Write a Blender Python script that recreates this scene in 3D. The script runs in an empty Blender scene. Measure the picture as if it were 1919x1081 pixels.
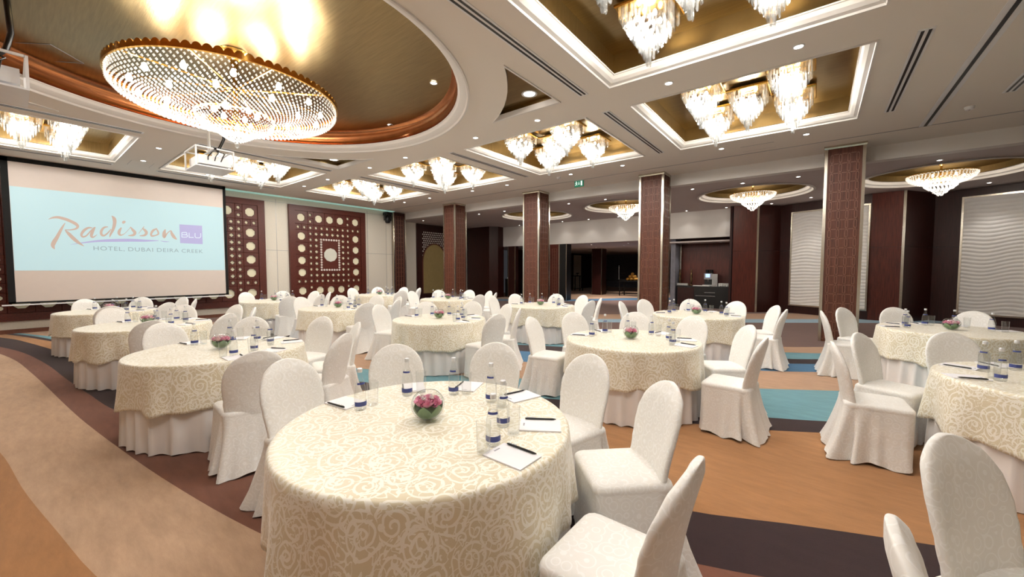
import bpy, bmesh, math, random
from mathutils import Vector, Matrix
random.seed(7)
PI = math.pi
S = bpy.context.scene
COL = S.collection

# ------------------------------------------------------------------ camera
W, Hh = 1919, 1081
CX, CY = 959.5, 540.5
V1 = (20.0, 504.0); V2 = (1533.0, 504.0)          # vanishing points of the room's two axes
F = math.sqrt(-((V1[0]-CX)*(V2[0]-CX) + (504-CY)**2))
EY = Vector((V2[0]-CX, CY-V2[1], F)).normalized()
EX = -Vector((V1[0]-CX, CY-V1[1], F)).normalized()
EZ = EX.cross(EY)
if EZ.y < 0: EZ = -EZ
CAMH = 1.58
cam_d = bpy.data.cameras.new('camera'); cam = bpy.data.objects.new('camera', cam_d); COL.objects.link(cam)
cam_d.sensor_width = 36.0; cam_d.lens = F*36.0/W; cam_d.clip_start = 0.05; cam_d.clip_end = 200
right = Vector((EX.x, EY.x, EZ.x)); up = Vector((EX.y, EY.y, EZ.y)); fwd = Vector((EX.z, EY.z, EZ.z))
M = Matrix((right, up, -fwd)).transposed().to_4x4(); M.translation = (0, 0, CAMH)
cam.matrix_world = M
S.camera = cam
def ray(u, v):
    d = Vector((u-CX, CY-v, F)); return Vector((d.dot(EX), d.dot(EY), d.dot(EZ)))
def onZ(u, v, z):
    r = ray(u, v); t = (z-CAMH)/r.z; return Vector((r.x*t, r.y*t, z))
def onX(u, v, x):
    r = ray(u, v); t = x/r.x; return Vector((x, r.y*t, CAMH+r.z*t))
def onY(u, v, y):
    r = ray(u, v); t = y/r.y; return Vector((r.x*t, y, CAMH+r.z*t))

# ------------------------------------------------------------------ world, exposure
wd = bpy.data.worlds.new('world'); S.world = wd; wd.use_nodes = True
wd.node_tree.nodes['Background'].inputs[0].default_value = (0.02, 0.02, 0.022, 1)
wd.node_tree.nodes['Background'].inputs[1].default_value = 1.0
S.view_settings.view_transform = 'Standard'; S.view_settings.look = 'None'
S.view_settings.gamma = 1.0; S.view_settings.use_curve_mapping = False
S.view_settings.exposure = 0.60
try:
    S.cycles.transparent_max_bounces = 20; S.cycles.max_bounces = 8; S.cycles.diffuse_bounces = 4; S.cycles.glossy_bounces = 3; S.cycles.transmission_bounces = 4
    S.cycles.sample_clamp_indirect = 4.0
except Exception: pass
LAMP_W = 60.0

# ------------------------------------------------------------------ materials
def lin(c):
    o = []
    for x in c:
        x /= 255.0
        o.append(x/12.92 if x <= 0.04045 else ((x+0.055)/1.055)**2.4)
    return (*o, 1.0)
def new_mat(name):
    m = bpy.data.materials.new(name); m.use_nodes = True
    nt = m.node_tree; return m, nt, nt.nodes['Principled BSDF']
def mat(name, rgb, rough=0.6, metal=0.0, spec=0.5, noise=0.0, nscale=8.0, bump=0.0, bscale=60.0, aniso=0.0, coord='Object', stretch=None, sheen=0.0):
    m, nt, b = new_mat(name); N = nt.nodes; L = nt.links
    c = lin(rgb)
    b.inputs['Base Color'].default_value = c; b.inputs['Roughness'].default_value = rough
    b.inputs['Metallic'].default_value = metal; b.inputs['Specular IOR Level'].default_value = spec
    if aniso: b.inputs['Anisotropic'].default_value = aniso
    if sheen: b.inputs['Sheen Weight'].default_value = sheen; b.inputs['Sheen Roughness'].default_value = 0.5
    if noise or bump:
        tc = N.new('ShaderNodeTexCoord'); mp = N.new('ShaderNodeMapping')
        L.new(tc.outputs[coord], mp.inputs[0])
        if stretch: mp.inputs['Scale'].default_value = stretch
    if noise:
        n = N.new('ShaderNodeTexNoise'); n.inputs['Scale'].default_value = nscale; n.inputs['Detail'].default_value = 5
        L.new(mp.outputs[0], n.inputs['Vector'])
        r = N.new('ShaderNodeValToRGB'); e = r.color_ramp.elements
        e[0].position = 0.3; e[1].position = 0.7
        e[0].color = (*[max(0, x*(1-noise)) for x in c[:3]], 1); e[1].color = (*[min(1, x*(1+noise)) for x in c[:3]], 1)
        L.new(n.outputs['Fac'], r.inputs[0]); L.new(r.outputs[0], b.inputs['Base Color'])
    if bump:
        n2 = N.new('ShaderNodeTexNoise'); n2.inputs['Scale'].default_value = bscale; n2.inputs['Detail'].default_value = 4
        L.new(mp.outputs[0], n2.inputs['Vector'])
        bp = N.new('ShaderNodeBump'); bp.inputs['Strength'].default_value = bump; bp.inputs['Distance'].default_value = 0.02
        L.new(n2.outputs['Fac'], bp.inputs['Height']); L.new(bp.outputs[0], b.inputs['Normal'])
    return m
def emit(name, rgb, strength, body=1.0):
    m, nt, b = new_mat(name)
    b.inputs['Base Color'].default_value = tuple(x*body for x in lin(rgb)[:3])+(1,); b.inputs['Emission Color'].default_value = lin(rgb)
    b.inputs['Emission Strength'].default_value = strength; b.inputs['Roughness'].default_value = 0.6
    return m
def clear_mat(name, tint=(0.96, 0.98, 0.98), gloss=0.06, edge=0.5, white=0.0, vary=False):
    """thin clear glass: see-through with a fresnel sheen, optional milky share"""
    m = bpy.data.materials.new(name); m.use_nodes = True; nt = m.node_tree; N = nt.nodes; L = nt.links
    N.remove(N['Principled BSDF']); out = N['Material Output']
    tr = N.new('ShaderNodeBsdfTransparent'); tr.inputs[0].default_value = (*tint, 1)
    gl = N.new('ShaderNodeBsdfGlossy'); gl.inputs['Roughness'].default_value = gloss
    lw = N.new('ShaderNodeLayerWeight'); lw.inputs['Blend'].default_value = 0.5
    pw = N.new('ShaderNodeMath'); pw.operation = 'POWER'; L.new(lw.outputs['Facing'], pw.inputs[0]); pw.inputs[1].default_value = 4.0
    ma = N.new('ShaderNodeMath'); ma.operation = 'MULTIPLY_ADD'; L.new(pw.outputs[0], ma.inputs[0]); ma.inputs[1].default_value = edge; ma.inputs[2].default_value = 0.04
    mx = N.new('ShaderNodeMixShader'); L.new(ma.outputs[0], mx.inputs[0]); L.new(tr.outputs[0], mx.inputs[1]); L.new(gl.outputs[0], mx.inputs[2])
    last = mx
    if white:
        tl = N.new('ShaderNodeBsdfTranslucent'); tl.inputs[0].default_value = (0.95, 0.94, 0.92, 1)
        df = N.new('ShaderNodeBsdfDiffuse'); df.inputs[0].default_value = (0.95, 0.94, 0.92, 1)
        a = N.new('ShaderNodeMixShader'); a.inputs[0].default_value = 0.5; L.new(tl.outputs[0], a.inputs[1]); L.new(df.outputs[0], a.inputs[2])
        m2 = N.new('ShaderNodeMixShader'); m2.inputs[0].default_value = white; L.new(mx.outputs[0], m2.inputs[1]); L.new(a.outputs[0], m2.inputs[2]); last = m2
        if vary:
            ge = N.new('ShaderNodeNewGeometry'); p2 = N.new('ShaderNodeMath'); p2.operation = 'POWER'; L.new(ge.outputs['Random Per Island'], p2.inputs[0]); p2.inputs[1].default_value = 2.2
            q2 = N.new('ShaderNodeMath'); q2.operation = 'MULTIPLY'; L.new(p2.outputs[0], q2.inputs[0]); q2.inputs[1].default_value = white*3.2; L.new(q2.outputs[0], m2.inputs[0])
    L.new(last.outputs[0], out.inputs[0])
    return m
def wood(name, rgb, rough=0.32, stretch=(14, 14, 0.7), dark=0.45):
    m, nt, b = new_mat(name); N = nt.nodes; L = nt.links; c = lin(rgb)
    tc = N.new('ShaderNodeTexCoord'); mp = N.new('ShaderNodeMapping'); mp.inputs['Scale'].default_value = stretch
    L.new(tc.outputs['Object'], mp.inputs[0])
    n = N.new('ShaderNodeTexNoise'); n.inputs['Scale'].default_value = 3.0; n.inputs['Detail'].default_value = 6; n.inputs['Roughness'].default_value = 0.65
    L.new(mp.outputs[0], n.inputs['Vector'])
    r = N.new('ShaderNodeValToRGB'); e = r.color_ramp.elements; e[0].position = 0.32; e[1].position = 0.72
    e[0].color = (*[x*dark for x in c[:3]], 1); e[1].color = (*[min(1, x*1.35) for x in c[:3]], 1)
    L.new(n.outputs['Fac'], r.inputs[0]); L.new(r.outputs[0], b.inputs['Base Color'])
    b.inputs['Roughness'].default_value = rough+.08; b.inputs['Specular IOR Level'].default_value = 0.35
    return m
def brocade(name):
    """champagne satin woven with ivory scrolls, laid out on the cloth's own flat UV"""
    m, nt, b = new_mat(name); N = nt.nodes; L = nt.links
    uv = N.new('ShaderNodeUVMap'); uv.uv_map = 'UVMap'
    def math_(op, a=None, c=None, d=None):
        n = N.new('ShaderNodeMath'); n.operation = op
        for i, x in enumerate((a, c, d)):
            if x is None: continue
            if isinstance(x, (int, float)): n.inputs[i].default_value = x
            else: L.new(x, n.inputs[i])
        return n.outputs[0]
    nz = N.new('ShaderNodeTexNoise'); nz.inputs['Scale'].default_value = 9.0; nz.inputs['Detail'].default_value = 2
    L.new(uv.outputs[0], nz.inputs['Vector'])
    sub = N.new('ShaderNodeVectorMath'); sub.operation = 'SUBTRACT'; L.new(nz.outputs['Color'], sub.inputs[0]); sub.inputs[1].default_value = (0.5, 0.5, 0.5)
    scl = N.new('ShaderNodeVectorMath'); scl.operation = 'SCALE'; L.new(sub.outputs[0], scl.inputs[0]); scl.inputs['Scale'].default_value = 0.05
    add = N.new('ShaderNodeVectorMath'); add.operation = 'ADD'; L.new(uv.outputs[0], add.inputs[0]); L.new(scl.outputs[0], add.inputs[1])
    masks = []
    for scale, turns, width, rmax, off in ((6.2, 30.0, 0.55, 0.62, 0.0), (11.0, 18.0, 0.62, 0.5, 3.7)):
        of = N.new('ShaderNodeVectorMath'); of.operation = 'ADD'; L.new(add.outputs[0], of.inputs[0]); of.inputs[1].default_value = (off, off*0.6, 0)
        vo = N.new('ShaderNodeTexVoronoi'); vo.voronoi_dimensions = '2D'; vo.inputs['Scale'].default_value = scale; vo.inputs['Randomness'].default_value = 0.55
        L.new(of.outputs[0], vo.inputs['Vector'])
        dv = N.new('ShaderNodeVectorMath'); dv.operation = 'SUBTRACT'; L.new(of.outputs[0], dv.inputs[0]); L.new(vo.outputs['Position'], dv.inputs[1])
        sp = N.new('ShaderNodeSeparateXYZ'); L.new(dv.outputs[0], sp.inputs[0])
        sc = N.new('ShaderNodeSeparateColor'); L.new(vo.outputs['Color'], sc.inputs[0])
        ang = math_('ARCTAN2', sp.outputs[1], sp.outputs[0])
        sign = math_('SUBTRACT', math_('MULTIPLY', math_('GREATER_THAN', sc.outputs[0], 0.5), 2.0), 1.0)
        dist = vo.outputs['Distance']
        ph = math_('ADD', math_('MULTIPLY', ang, sign), math_('ADD', math_('MULTIPLY', dist, turns), math_('MULTIPLY', sc.outputs[1], 6.28)))
        arm = math_('GREATER_THAN', math_('SINE', ph), width)
        inside = math_('LESS_THAN', dist, rmax)
        masks.append(math_('MULTIPLY', arm, inside))
    # vines and leaves that join the scrolls
    n3 = N.new('ShaderNodeTexNoise'); n3.inputs['Scale'].default_value = 15.0; n3.inputs['Detail'].default_value = 1.0; n3.inputs['Distortion'].default_value = 1.4
    L.new(uv.outputs[0], n3.inputs['Vector'])
    vine = math_('LESS_THAN', math_('ABSOLUTE', math_('SUBTRACT', n3.outputs['Fac'], 0.5)), 0.032)
    mk = math_('MAXIMUM', masks[0], math_('MULTIPLY', vine, 1.0))
    n4 = N.new('ShaderNodeTexNoise'); n4.inputs['Scale'].default_value = 4.0; L.new(uv.outputs[0], n4.inputs['Vector'])
    mk = math_('MAXIMUM', mk, math_('MULTIPLY', masks[1], math_('GREATER_THAN', n4.outputs['Fac'], 0.53)))
    mx = N.new('ShaderNodeMix'); mx.data_type = 'RGBA'
    L.new(mk, mx.inputs[0]); mx.inputs[6].default_value = lin((217, 207, 180)); mx.inputs[7].default_value = lin((242, 238, 226))
    L.new(mx.outputs[2], b.inputs['Base Color'])
    rg = math_('ADD', math_('MULTIPLY', mk, 0.22), 0.36); L.new(rg, b.inputs['Roughness'])
    b.inputs['Sheen Weight'].default_value = 0.35; b.inputs['Sheen Roughness'].default_value = 0.4
    bp = N.new('ShaderNodeBump'); bp.inputs['Strength'].default_value = 0.15; bp.inputs['Distance'].default_value = 0.004
    L.new(mk, bp.inputs['Height']); L.new(bp.outputs[0], b.inputs['Normal'])
    return m
def chair_cloth(name):
    m, nt, b = new_mat(name); N = nt.nodes; L = nt.links
    tc = N.new('ShaderNodeTexCoord')
    vo = N.new('ShaderNodeTexVoronoi'); vo.inputs['Scale'].default_value = 16.0; vo.inputs['Randomness'].default_value = 0.7
    L.new(tc.outputs['Object'], vo.inputs['Vector'])
    ml = N.new('ShaderNodeMath'); ml.operation = 'MULTIPLY'; L.new(vo.outputs['Distance'], ml.inputs[0]); ml.inputs[1].default_value = 22.0
    si = N.new('ShaderNodeMath'); si.operation = 'SINE'; L.new(ml.outputs[0], si.inputs[0])
    gt = N.new('ShaderNodeMath'); gt.operation = 'GREATER_THAN'; L.new(si.outputs[0], gt.inputs[0]); gt.inputs[1].default_value = 0.75
    mx = N.new('ShaderNodeMix'); mx.data_type = 'RGBA'; L.new(gt.outputs[0], mx.inputs[0])
    mx.inputs[6].default_value = lin((234, 232, 228)); mx.inputs[7].default_value = lin((243, 242, 240)); L.new(mx.outputs[2], b.inputs['Base Color'])
    nz = N.new('ShaderNodeTexNoise'); nz.inputs['Scale'].default_value = 9.0; nz.inputs['Detail'].default_value = 3; L.new(tc.outputs['Object'], nz.inputs['Vector'])
    ad = N.new('ShaderNodeMath'); ad.operation = 'MULTIPLY_ADD'; L.new(gt.outputs[0], ad.inputs[0]); ad.inputs[1].default_value = 0.08; L.new(nz.outputs['Fac'], ad.inputs[2])
    bp = N.new('ShaderNodeBump'); bp.inputs['Strength'].default_value = 0.35; bp.inputs['Distance'].default_value = 0.02
    L.new(ad.outputs[0], bp.inputs['Height']); L.new(bp.outputs[0], b.inputs['Normal'])
    b.inputs['Roughness'].default_value = 0.55; b.inputs['Sheen Weight'].default_value = 0.2
    return m
def carpet(name, rgb):
    m, nt, b = new_mat(name); N = nt.nodes; L = nt.links; c = lin(rgb)
    tc = N.new('ShaderNodeTexCoord'); mp = N.new('ShaderNodeMapping'); mp.inputs['Rotation'].default_value = (0, 0, 0.45); mp.inputs['Scale'].default_value = (0.8, 3.2, 1)
    L.new(tc.outputs['Object'], mp.inputs[0])
    n = N.new('ShaderNodeTexNoise'); n.inputs['Scale'].default_value = 4.5; n.inputs['Detail'].default_value = 8; n.inputs['Roughness'].default_value = 0.72; L.new(mp.outputs[0], n.inputs['Vector'])
    r = N.new('ShaderNodeValToRGB'); e = r.color_ramp.elements; e[0].position = 0.25; e[1].position = 0.7
    e[0].color = (*[x*0.78 for x in c[:3]], 1); e[1].color = (*[min(1, x*1.10) for x in c[:3]], 1)
    L.new(n.outputs['Fac'], r.inputs[0]); L.new(r.outputs[0], b.inputs['Base Color'])
    n2 = N.new('ShaderNodeTexNoise'); n2.inputs['Scale'].default_value = 260; L.new(tc.outputs['Object'], n2.inputs['Vector'])
    bp = N.new('ShaderNodeBump'); bp.inputs['Strength'].default_value = 0.4; bp.inputs['Distance'].default_value = 0.006
    L.new(n2.outputs['Fac'], bp.inputs['Height']); L.new(bp.outputs[0], b.inputs['Normal'])
    b.inputs['Roughness'].default_value = 0.95; b.inputs['Specular IOR Level'].default_value = 0.1; b.inputs['Sheen Weight'].default_value = 0.15
    return m

MT = dict(
    ceil=mat('ceiling_paint', (226, 219, 210), 0.85, spec=0.2),
    white=mat('white_plaster', (218, 214, 210), 0.7, spec=0.3, bump=0.03),
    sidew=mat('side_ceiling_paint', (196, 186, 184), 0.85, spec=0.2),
    gold=mat('gold_leaf_panel', (152, 132, 94), 0.28, metal=1.0, noise=0.12, nscale=3, bump=0.05, bscale=8, aniso=0.5, stretch=(1, 14, 1)),
    copper=mat('copper_leaf', (196, 128, 82), 0.22, metal=0.95, noise=0.1, nscale=5),
    beige=mat('beige_fabric_wall', (214, 207, 194), 0.85, spec=0.2, noise=0.04, nscale=30, bump=0.06, bscale=120),
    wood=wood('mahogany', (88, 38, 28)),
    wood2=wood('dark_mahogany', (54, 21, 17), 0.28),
    woodcol=wood('carved_walnut', (98, 56, 42), 0.42),
    woodline=mat('carved_walnut_line', (116, 74, 56), 0.45, noise=0.15, nscale=12),
    black=mat('black_lacquer', (14, 13, 14), 0.35, noise=0.2),
    blackfab=mat('black_border_fabric', (12, 12, 13), 0.9, noise=0.2),
    nickel=mat('brushed_nickel', (200, 192, 178), 0.22, metal=1.0, noise=0.08, nscale=4, stretch=(30, 30, 1)),
    brass=mat('polished_brass', (214, 168, 84), 0.18, metal=1.0, noise=0.1, nscale=14),
    crystal=clear_mat('lit_crystal', (0.84, 0.84, 0.83), 0.04, 0.7, white=0.045, vary=True), crystalup=clear_mat('clear_crystal', (0.86, 0.84, 0.80), 0.04, 0.8, white=0.02, vary=True),
    crystal2=clear_mat('bead_crystal', (0.90, 0.90, 0.89), 0.06, 0.8, white=0.26),
    bulb=emit('lamp_filament', (255, 244, 224), 40.0),
    lens=emit('downlight_lens', (255, 248, 238), 14.0),
    cove=emit('cove_tube', (160, 202, 190), 0.38),
    glow=emit('panel_backlight', (236, 228, 196), 0.10, 0.75),
    mirror=mat('inset_mirror', (226, 226, 214), 0.25, metal=0.35, noise=0.05, nscale=2),
    plaster=mat('rosette_plaster', (222, 214, 208), 0.6, noise=0.05),
    brocade=brocade('champagne_brocade'),
    skirt=mat('white_table_skirt', (232, 228, 226), 0.75, spec=0.2, bump=0.05, bscale=200, noise=0.02),
    chair=chair_cloth('ivory_chair_cloth'),
    glass=clear_mat('clear_glass', (0.975, 0.98, 0.98), 0.03, 0.6),
    bowlglass=clear_mat('bowl_glass', (0.95, 0.965, 0.965), 0.02, 1.3),
    water=clear_mat('water_fill', (0.97, 0.975, 0.975), 0.03, 0.3),
    label=mat('blue_label', (62, 74, 138), 0.5, noise=0.1, nscale=90),
    cap=mat('silver_cap', (224, 226, 230), 0.35, metal=0.3, noise=0.03),
    paper=mat('notepad_paper', (238, 236, 240), 0.7, noise=0.02),
    ink=mat('pad_print', (150, 150, 158), 0.7, noise=0.02),
    pen=mat('black_pen', (18, 18, 20), 0.3, noise=0.1),
    rose=mat('pink_rose', (250, 168, 194), 0.55, noise=0.25, nscale=30),
    rose2=mat('pale_pink_rose', (252, 208, 214), 0.55, noise=0.2, nscale=30),
    bloom=mat('white_filler_bloom', (238, 226, 226), 0.6, noise=0.1),
    leaf=mat('aspidistra_leaf', (118, 146, 108), 0.4, noise=0.3, nscale=14),
    screen=mat('screen_fabric', (206, 194, 186), 0.9, spec=0.1, noise=0.01),
    picture=emit('projected_picture', (190, 220, 225), 0.42, 0.4),
    ptaupe=emit('projected_taupe', (196, 172, 158), 0.42, 0.4),
    pgrey=emit('projected_grey', (150, 168, 176), 0.42, 0.4),
    plilac=emit('projected_lilac', (176, 172, 214), 0.42, 0.4),
    pwhite=emit('projected_white', (214, 226, 238), 0.42, 0.4),
    wave=mat('wave_relief_plaster', (226, 224, 222), 0.75, spec=0.2, noise=0.02),
    grey=mat('grey_metal', (150, 150, 152), 0.4, metal=0.6, noise=0.05),
    whitep=mat('white_plastic', (226, 226, 228), 0.4, noise=0.02),
    green=emit('exit_sign_green', (24, 108, 82), 0.35), swhite=emit('exit_sign_white', (224, 240, 232), 0.7),
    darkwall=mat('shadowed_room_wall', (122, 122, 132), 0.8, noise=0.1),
    olive=mat('olive_wall', (150, 130, 84), 0.8, noise=0.06),
    food=mat('golden_fruit', (206, 150, 62), 0.5, noise=0.4, nscale=20),
    screenlcd=emit('machine_display', (150, 176, 226), 1.2),
    bronze=mat('aged_bronze', (110, 88, 60), 0.4, metal=0.7, noise=0.3, nscale=20),
    steel=mat('steel', (196, 198, 202), 0.2, metal=1.0, noise=0.04),
    china=mat('white_china', (236, 234, 230), 0.3, noise=0.01),
    c_orange=carpet('carpet_orange', (168, 122, 82)), c_beige=carpet('carpet_beige', (188, 158, 132)), c_brown=carpet('carpet_rust', (120, 80, 66)),
    c_dark=carpet('carpet_dark', (50, 34, 38)), c_teal=carpet('carpet_teal', (106, 152, 164)), c_blue=carpet('carpet_blue', (66, 112, 150)),
    c_tan=carpet('carpet_tan', (180, 146, 120)), c_bbrown=carpet('carpet_brown', (112, 86, 80)), c_sky=carpet('carpet_sky', (150, 180, 200)),
)

# ------------------------------------------------------------------ mesh helpers
class MB:
    def __init__(s): s.v = []; s.f = []; s.uv = None
    def add(s, vs, fs):
        o = len(s.v); s.v += [tuple(p) for p in vs]; s.f += [tuple(i+o for i in f) for f in fs]; return s
    def box(s, x0, x1, y0, y1, z0, z1):
        return s.add([(x0,y0,z0),(x1,y0,z0),(x1,y1,z0),(x0,y1,z0),(x0,y0,z1),(x1,y0,z1),(x1,y1,z1),(x0,y1,z1)],
                     [(0,3,2,1),(4,5,6,7),(0,1,5,4),(1,2,6,5),(2,3,7,6),(3,0,4,7)])
    def loft(s, rings, closed=True, cap0=True, cap1=True):
        n = len(rings[0]); vs = [p for r in rings for p in r]; fs = []
        m = n if closed else n-1
        for k in range(len(rings)-1):
            for i in range(m):
                j = (i+1) % n; fs.append((k*n+i, k*n+j, (k+1)*n+j, (k+1)*n+i))
        if cap0: fs.append(tuple(range(n-1, -1, -1)))
        if cap1: fs.append(tuple((len(rings)-1)*n+i for i in range(n)))
        return s.add(vs, fs)
    def lathe(s, prof, n=20, c=(0,0,0), cap0=True, cap1=True):
        return s.loft([[(c[0]+r*math.cos(2*PI*i/n), c[1]+r*math.sin(2*PI*i/n), c[2]+z) for i in range(n)] for r, z in prof], True, cap0, cap1)
    def tube(s, pts, r, n=8):
        rings = []; P_ = [Vector(p) for p in pts]
        for i, p in enumerate(P_):
            t = (P_[min(i+1, len(P_)-1)] - P_[max(i-1, 0)]).normalized()
            a = t.orthogonal().normalized() if i == 0 else (a - t*a.dot(t)).normalized()
            b = t.cross(a); rr = r[i] if isinstance(r, (list, tuple)) else r
            rings.append([tuple(p + a*rr*math.cos(2*PI*k/n) + b*rr*math.sin(2*PI*k/n)) for k in range(n)])
        return s.loft(rings)
    def prism(s, poly, z0, z1):   # poly of (x,y) ccw
        n = len(poly)
        return s.loft([[(x,y,z0) for x,y in poly], [(x,y,z1) for x,y in poly]])
    def grid(s, fn, nu, nv, closed=False):
        vs = [fn(i/nu, j/nv) for j in range(nv+1) for i in range(nu+1)]
        fs = [(j*(nu+1)+i, j*(nu+1)+i+1, (j+1)*(nu+1)+i+1, (j+1)*(nu+1)+i) for j in range(nv) for i in range(nu)]
        return s.add(vs, fs)
    def mesh(s, name, material, smooth=False, angle=None):
        me = bpy.data.meshes.new(name); me.from_pydata(s.v, [], s.f); me.update()
        if s.uv:
            l = me.uv_layers.new(name='UVMap')
            for lp in me.loops: l.data[lp.index].uv = s.uv[lp.vertex_index]
        if material is not None: me.materials.append(MT[material])
        if smooth:
            me.polygons.foreach_set('use_smooth', [True]*len(me.polygons))
            if angle:
                try: me.set_sharp_from_angle(angle=angle)
                except Exception: pass
        return me
    def build(s, name, material, parent=None, loc=(0,0,0), rz=0.0, smooth=False, angle=None):
        return put(s.mesh(name, material, smooth, angle), name, parent, loc, rz)
def put(me, name, parent=None, loc=(0,0,0), rz=0.0):
    o = bpy.data.objects.new(name, me); COL.objects.link(o); o.location = loc; o.rotation_euler = (0,0,rz)
    if parent is not None: o.parent = parent
    return o
def tag(o, label=None, cat=None, group=None, kind=None):
    if label: o['label'] = label
    if cat: o['category'] = cat
    if group: o['group'] = group
    if kind: o['kind'] = kind
    return o
def thing(name, label, cat, loc=(0,0,0), rz=0.0, group=None):
    o = bpy.data.objects.new(name, None); COL.objects.link(o); o.location = loc; o.rotation_euler = (0,0,rz); o.empty_display_size = 0.1
    return tag(o, label, cat, group)
def struct(o): o['kind'] = 'structure'; return o
def lamp(name, parent, loc, power, radius=0.08, color=(1.0, 0.99, 0.98), typ='POINT', spot=None, blend=0.6):
    d = bpy.data.lights.new(name, typ); d.energy = power; d.color = color; d.shadow_soft_size = radius
    if typ == 'SPOT': d.spot_size = spot; d.spot_blend = blend
    o = bpy.data.objects.new(name, d); COL.objects.link(o); o.location = loc
    if parent is not None: o.parent = parent
    return o
ORD = ['first', 'second', 'third', 'fourth', 'fifth', 'sixth', 'seventh', 'eighth', 'ninth', 'tenth', 'eleventh', 'twelfth', 'thirteenth', 'fourteenth', 'fifteenth', 'sixteenth', 'seventeenth', 'eighteenth']

# ================================================================== THE ROOM
ZC = 4.20; ZL = 3.90; XW = -15.5; YF = 11.5; YB = 17.05
X1, Y0 = 6.5, -6.5

# ---- floor and its carpet bands (boundaries measured on the ground, from the near side outwards)
floor = struct(MB().box(-16.6, X1+.1, Y0-.1, 34, -0.12, -0.012).build('floor', 'c_beige'))
BANDS = [
 ('c_orange', [(-16,-1.9),(-8,-.55),(-5.52,-.12),(-4.39,0),(-3.5,.12),(-2.88,.21),(0,.8),(6.5,2.6)]),
 ('c_beige', [(-16,-1.1),(-13.2,-.46),(-12.05,-.20),(-10.88,-.01),(-9.42,.13),(-8.13,.235),(-6.8,.335),(-5.92,.41),(-4.89,.52),(-3.76,.66),(-2.62,.85),(0,1.45),(6.5,3.6)]),
 ('c_brown', [(-16,-.95),(-13.08,-.2),(-11.79,.085),(-10.01,.31),(-8.5,.43),(-7.2,.55),(-6.11,.67),(-3,1.38),(-.48,2.2),(-.2,2.31),(2,3.25),(6.5,5.4)]),
 ('c_dark', [(-16,-.6),(-14.35,-.05),(-13.7,.1),(-12.12,.39),(-9,.9),(-6,1.45),(-3,2.02),(-.65,2.66),(-.06,2.93),(.41,3.13),(.94,3.35),(3,4.35),(6.5,6.3)]),
 ('c_orange', [(-16,-.3),(-14.38,.18),(-13.26,.46),(-9,1.48),(-4.9,2.68),(-2.45,3.6),(-.34,4.52),(.14,4.8),(2,5.8),(6.5,8.5)]),
 ('c_dark', [(-16,-.2),(-14.49,.28),(-13.59,.50),(-9,1.78),(-4.9,3.0),(-2.45,4.02),(-.39,4.9),(.16,5.18),(2,6.2),(6.5,9.0)]),
 ('c_teal', [(-16,-.1),(-9,2.25),(-5.64,3.38),(-3.31,4.49),(-.55,6.05),(.21,6.53),(2,7.7),(6.5,10.8)]),
 ('c_tan', [(-16,.8),(-9,3.2),(-3.88,5.34),(-.35,7.3),(.03,7.56),(2,8.9),(6.5,12.2)]),
 ('c_blue', [(-16,1.4),(-9,3.9),(-4.42,6.02),(-.38,7.93),(.06,8.23),(2,9.6),(6.5,13.0)]),
 ('c_dark', [(-16,1.9),(-9,4.5),(-4.5,6.65),(-.42,8.34),(.06,8.67),(2,10.1),(6.5,13.6)]),
 ('c_teal', [(-16,2.3),(-9,4.9),(-4.4,6.98),(-.47,8.98),(.1,9.31),(2,10.8),(6.5,14.3)]),
 ('c_tan', [(-16,3.0),(-9,5.6),(-4.4,7.7),(-.51,9.6),(.11,10.08),(2,11.5),(6.5,15.1)]),
 ('c_bbrown', [(-16,4.6),(-9,8.0),(-5.09,10.7),(-.36,14.25),(2,16.0),(6.5,19.2)]),
 ('c_sky', [(-16,5.4),(-9,8.8),(-5.42,11.4),(-.4,15.3),(2,17.2),(6.5,20.6)]),
 ('c_tan', [(-16,6.4),(-9,10.0),(-5.94,12.6),(-.45,17.3),(2,19.4),(6.5,23)]),
 ('c_bbrown', [(-16,12.6),(-9.55,17.0),(-7.87,19.0),(0,26),(6.5,31)]),
 ('c_blue', [(-16,14.0),(-9.9,18.2),(-8.2,20.6),(0,28.5),(6.5,33)]),
 ('c_tan', [(-16,34),(6.5,34)]),
]
def interp(P_, x):
    n = len(P_)
    if x <= P_[0][0]: return P_[0][1]
    if x >= P_[-1][0]: return P_[-1][1]
    for i in range(n-1):
        if P_[i][0] <= x <= P_[i+1][0]: break
    def sl(k):
        if k == 0: return (P_[1][1]-P_[0][1])/(P_[1][0]-P_[0][0])
        if k == n-1: return (P_[-1][1]-P_[-2][1])/(P_[-1][0]-P_[-2][0])
        return (P_[k+1][1]-P_[k-1][1])/(P_[k+1][0]-P_[k-1][0])
    h = P_[i+1][0]-P_[i][0]; t = (x-P_[i][0])/h; a, b = P_[i][1], P_[i+1][1]; m0, m1 = sl(i)*h, sl(i+1)*h
    return (2*t**3-3*t*t+1)*a + (t**3-2*t*t+t)*m0 + (-2*t**3+3*t*t)*b + (t**3-t*t)*m1
xs = [-16.5+i*0.2 for i in range(int(23/0.2)+1)]
prev = [Y0]*len(xs)
for cm, pts in BANDS:
    cur = [max(p+0.001, min(34, interp(pts, x))) for x, p in zip(xs, prev)]
    b = MB(); n = len(xs)
    b.add([(x,y,0) for x,y in zip(xs, prev)] + [(x,y,0) for x,y in zip(xs, cur)] + [(x,y,-.01) for x,y in zip(xs, prev)] + [(x,y,-.01) for x,y in zip(xs, cur)],
          [(i, i+1, n+i+1, n+i) for i in range(n-1)] + [(i, 2*n+i, 2*n+i+1, i+1) for i in range(n-1)] + [(n+i, n+i+1, 3*n+i+1, 3*n+i) for i in range(n-1)])
    b.build('carpet_band', cm, floor)
    prev = cur

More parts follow.
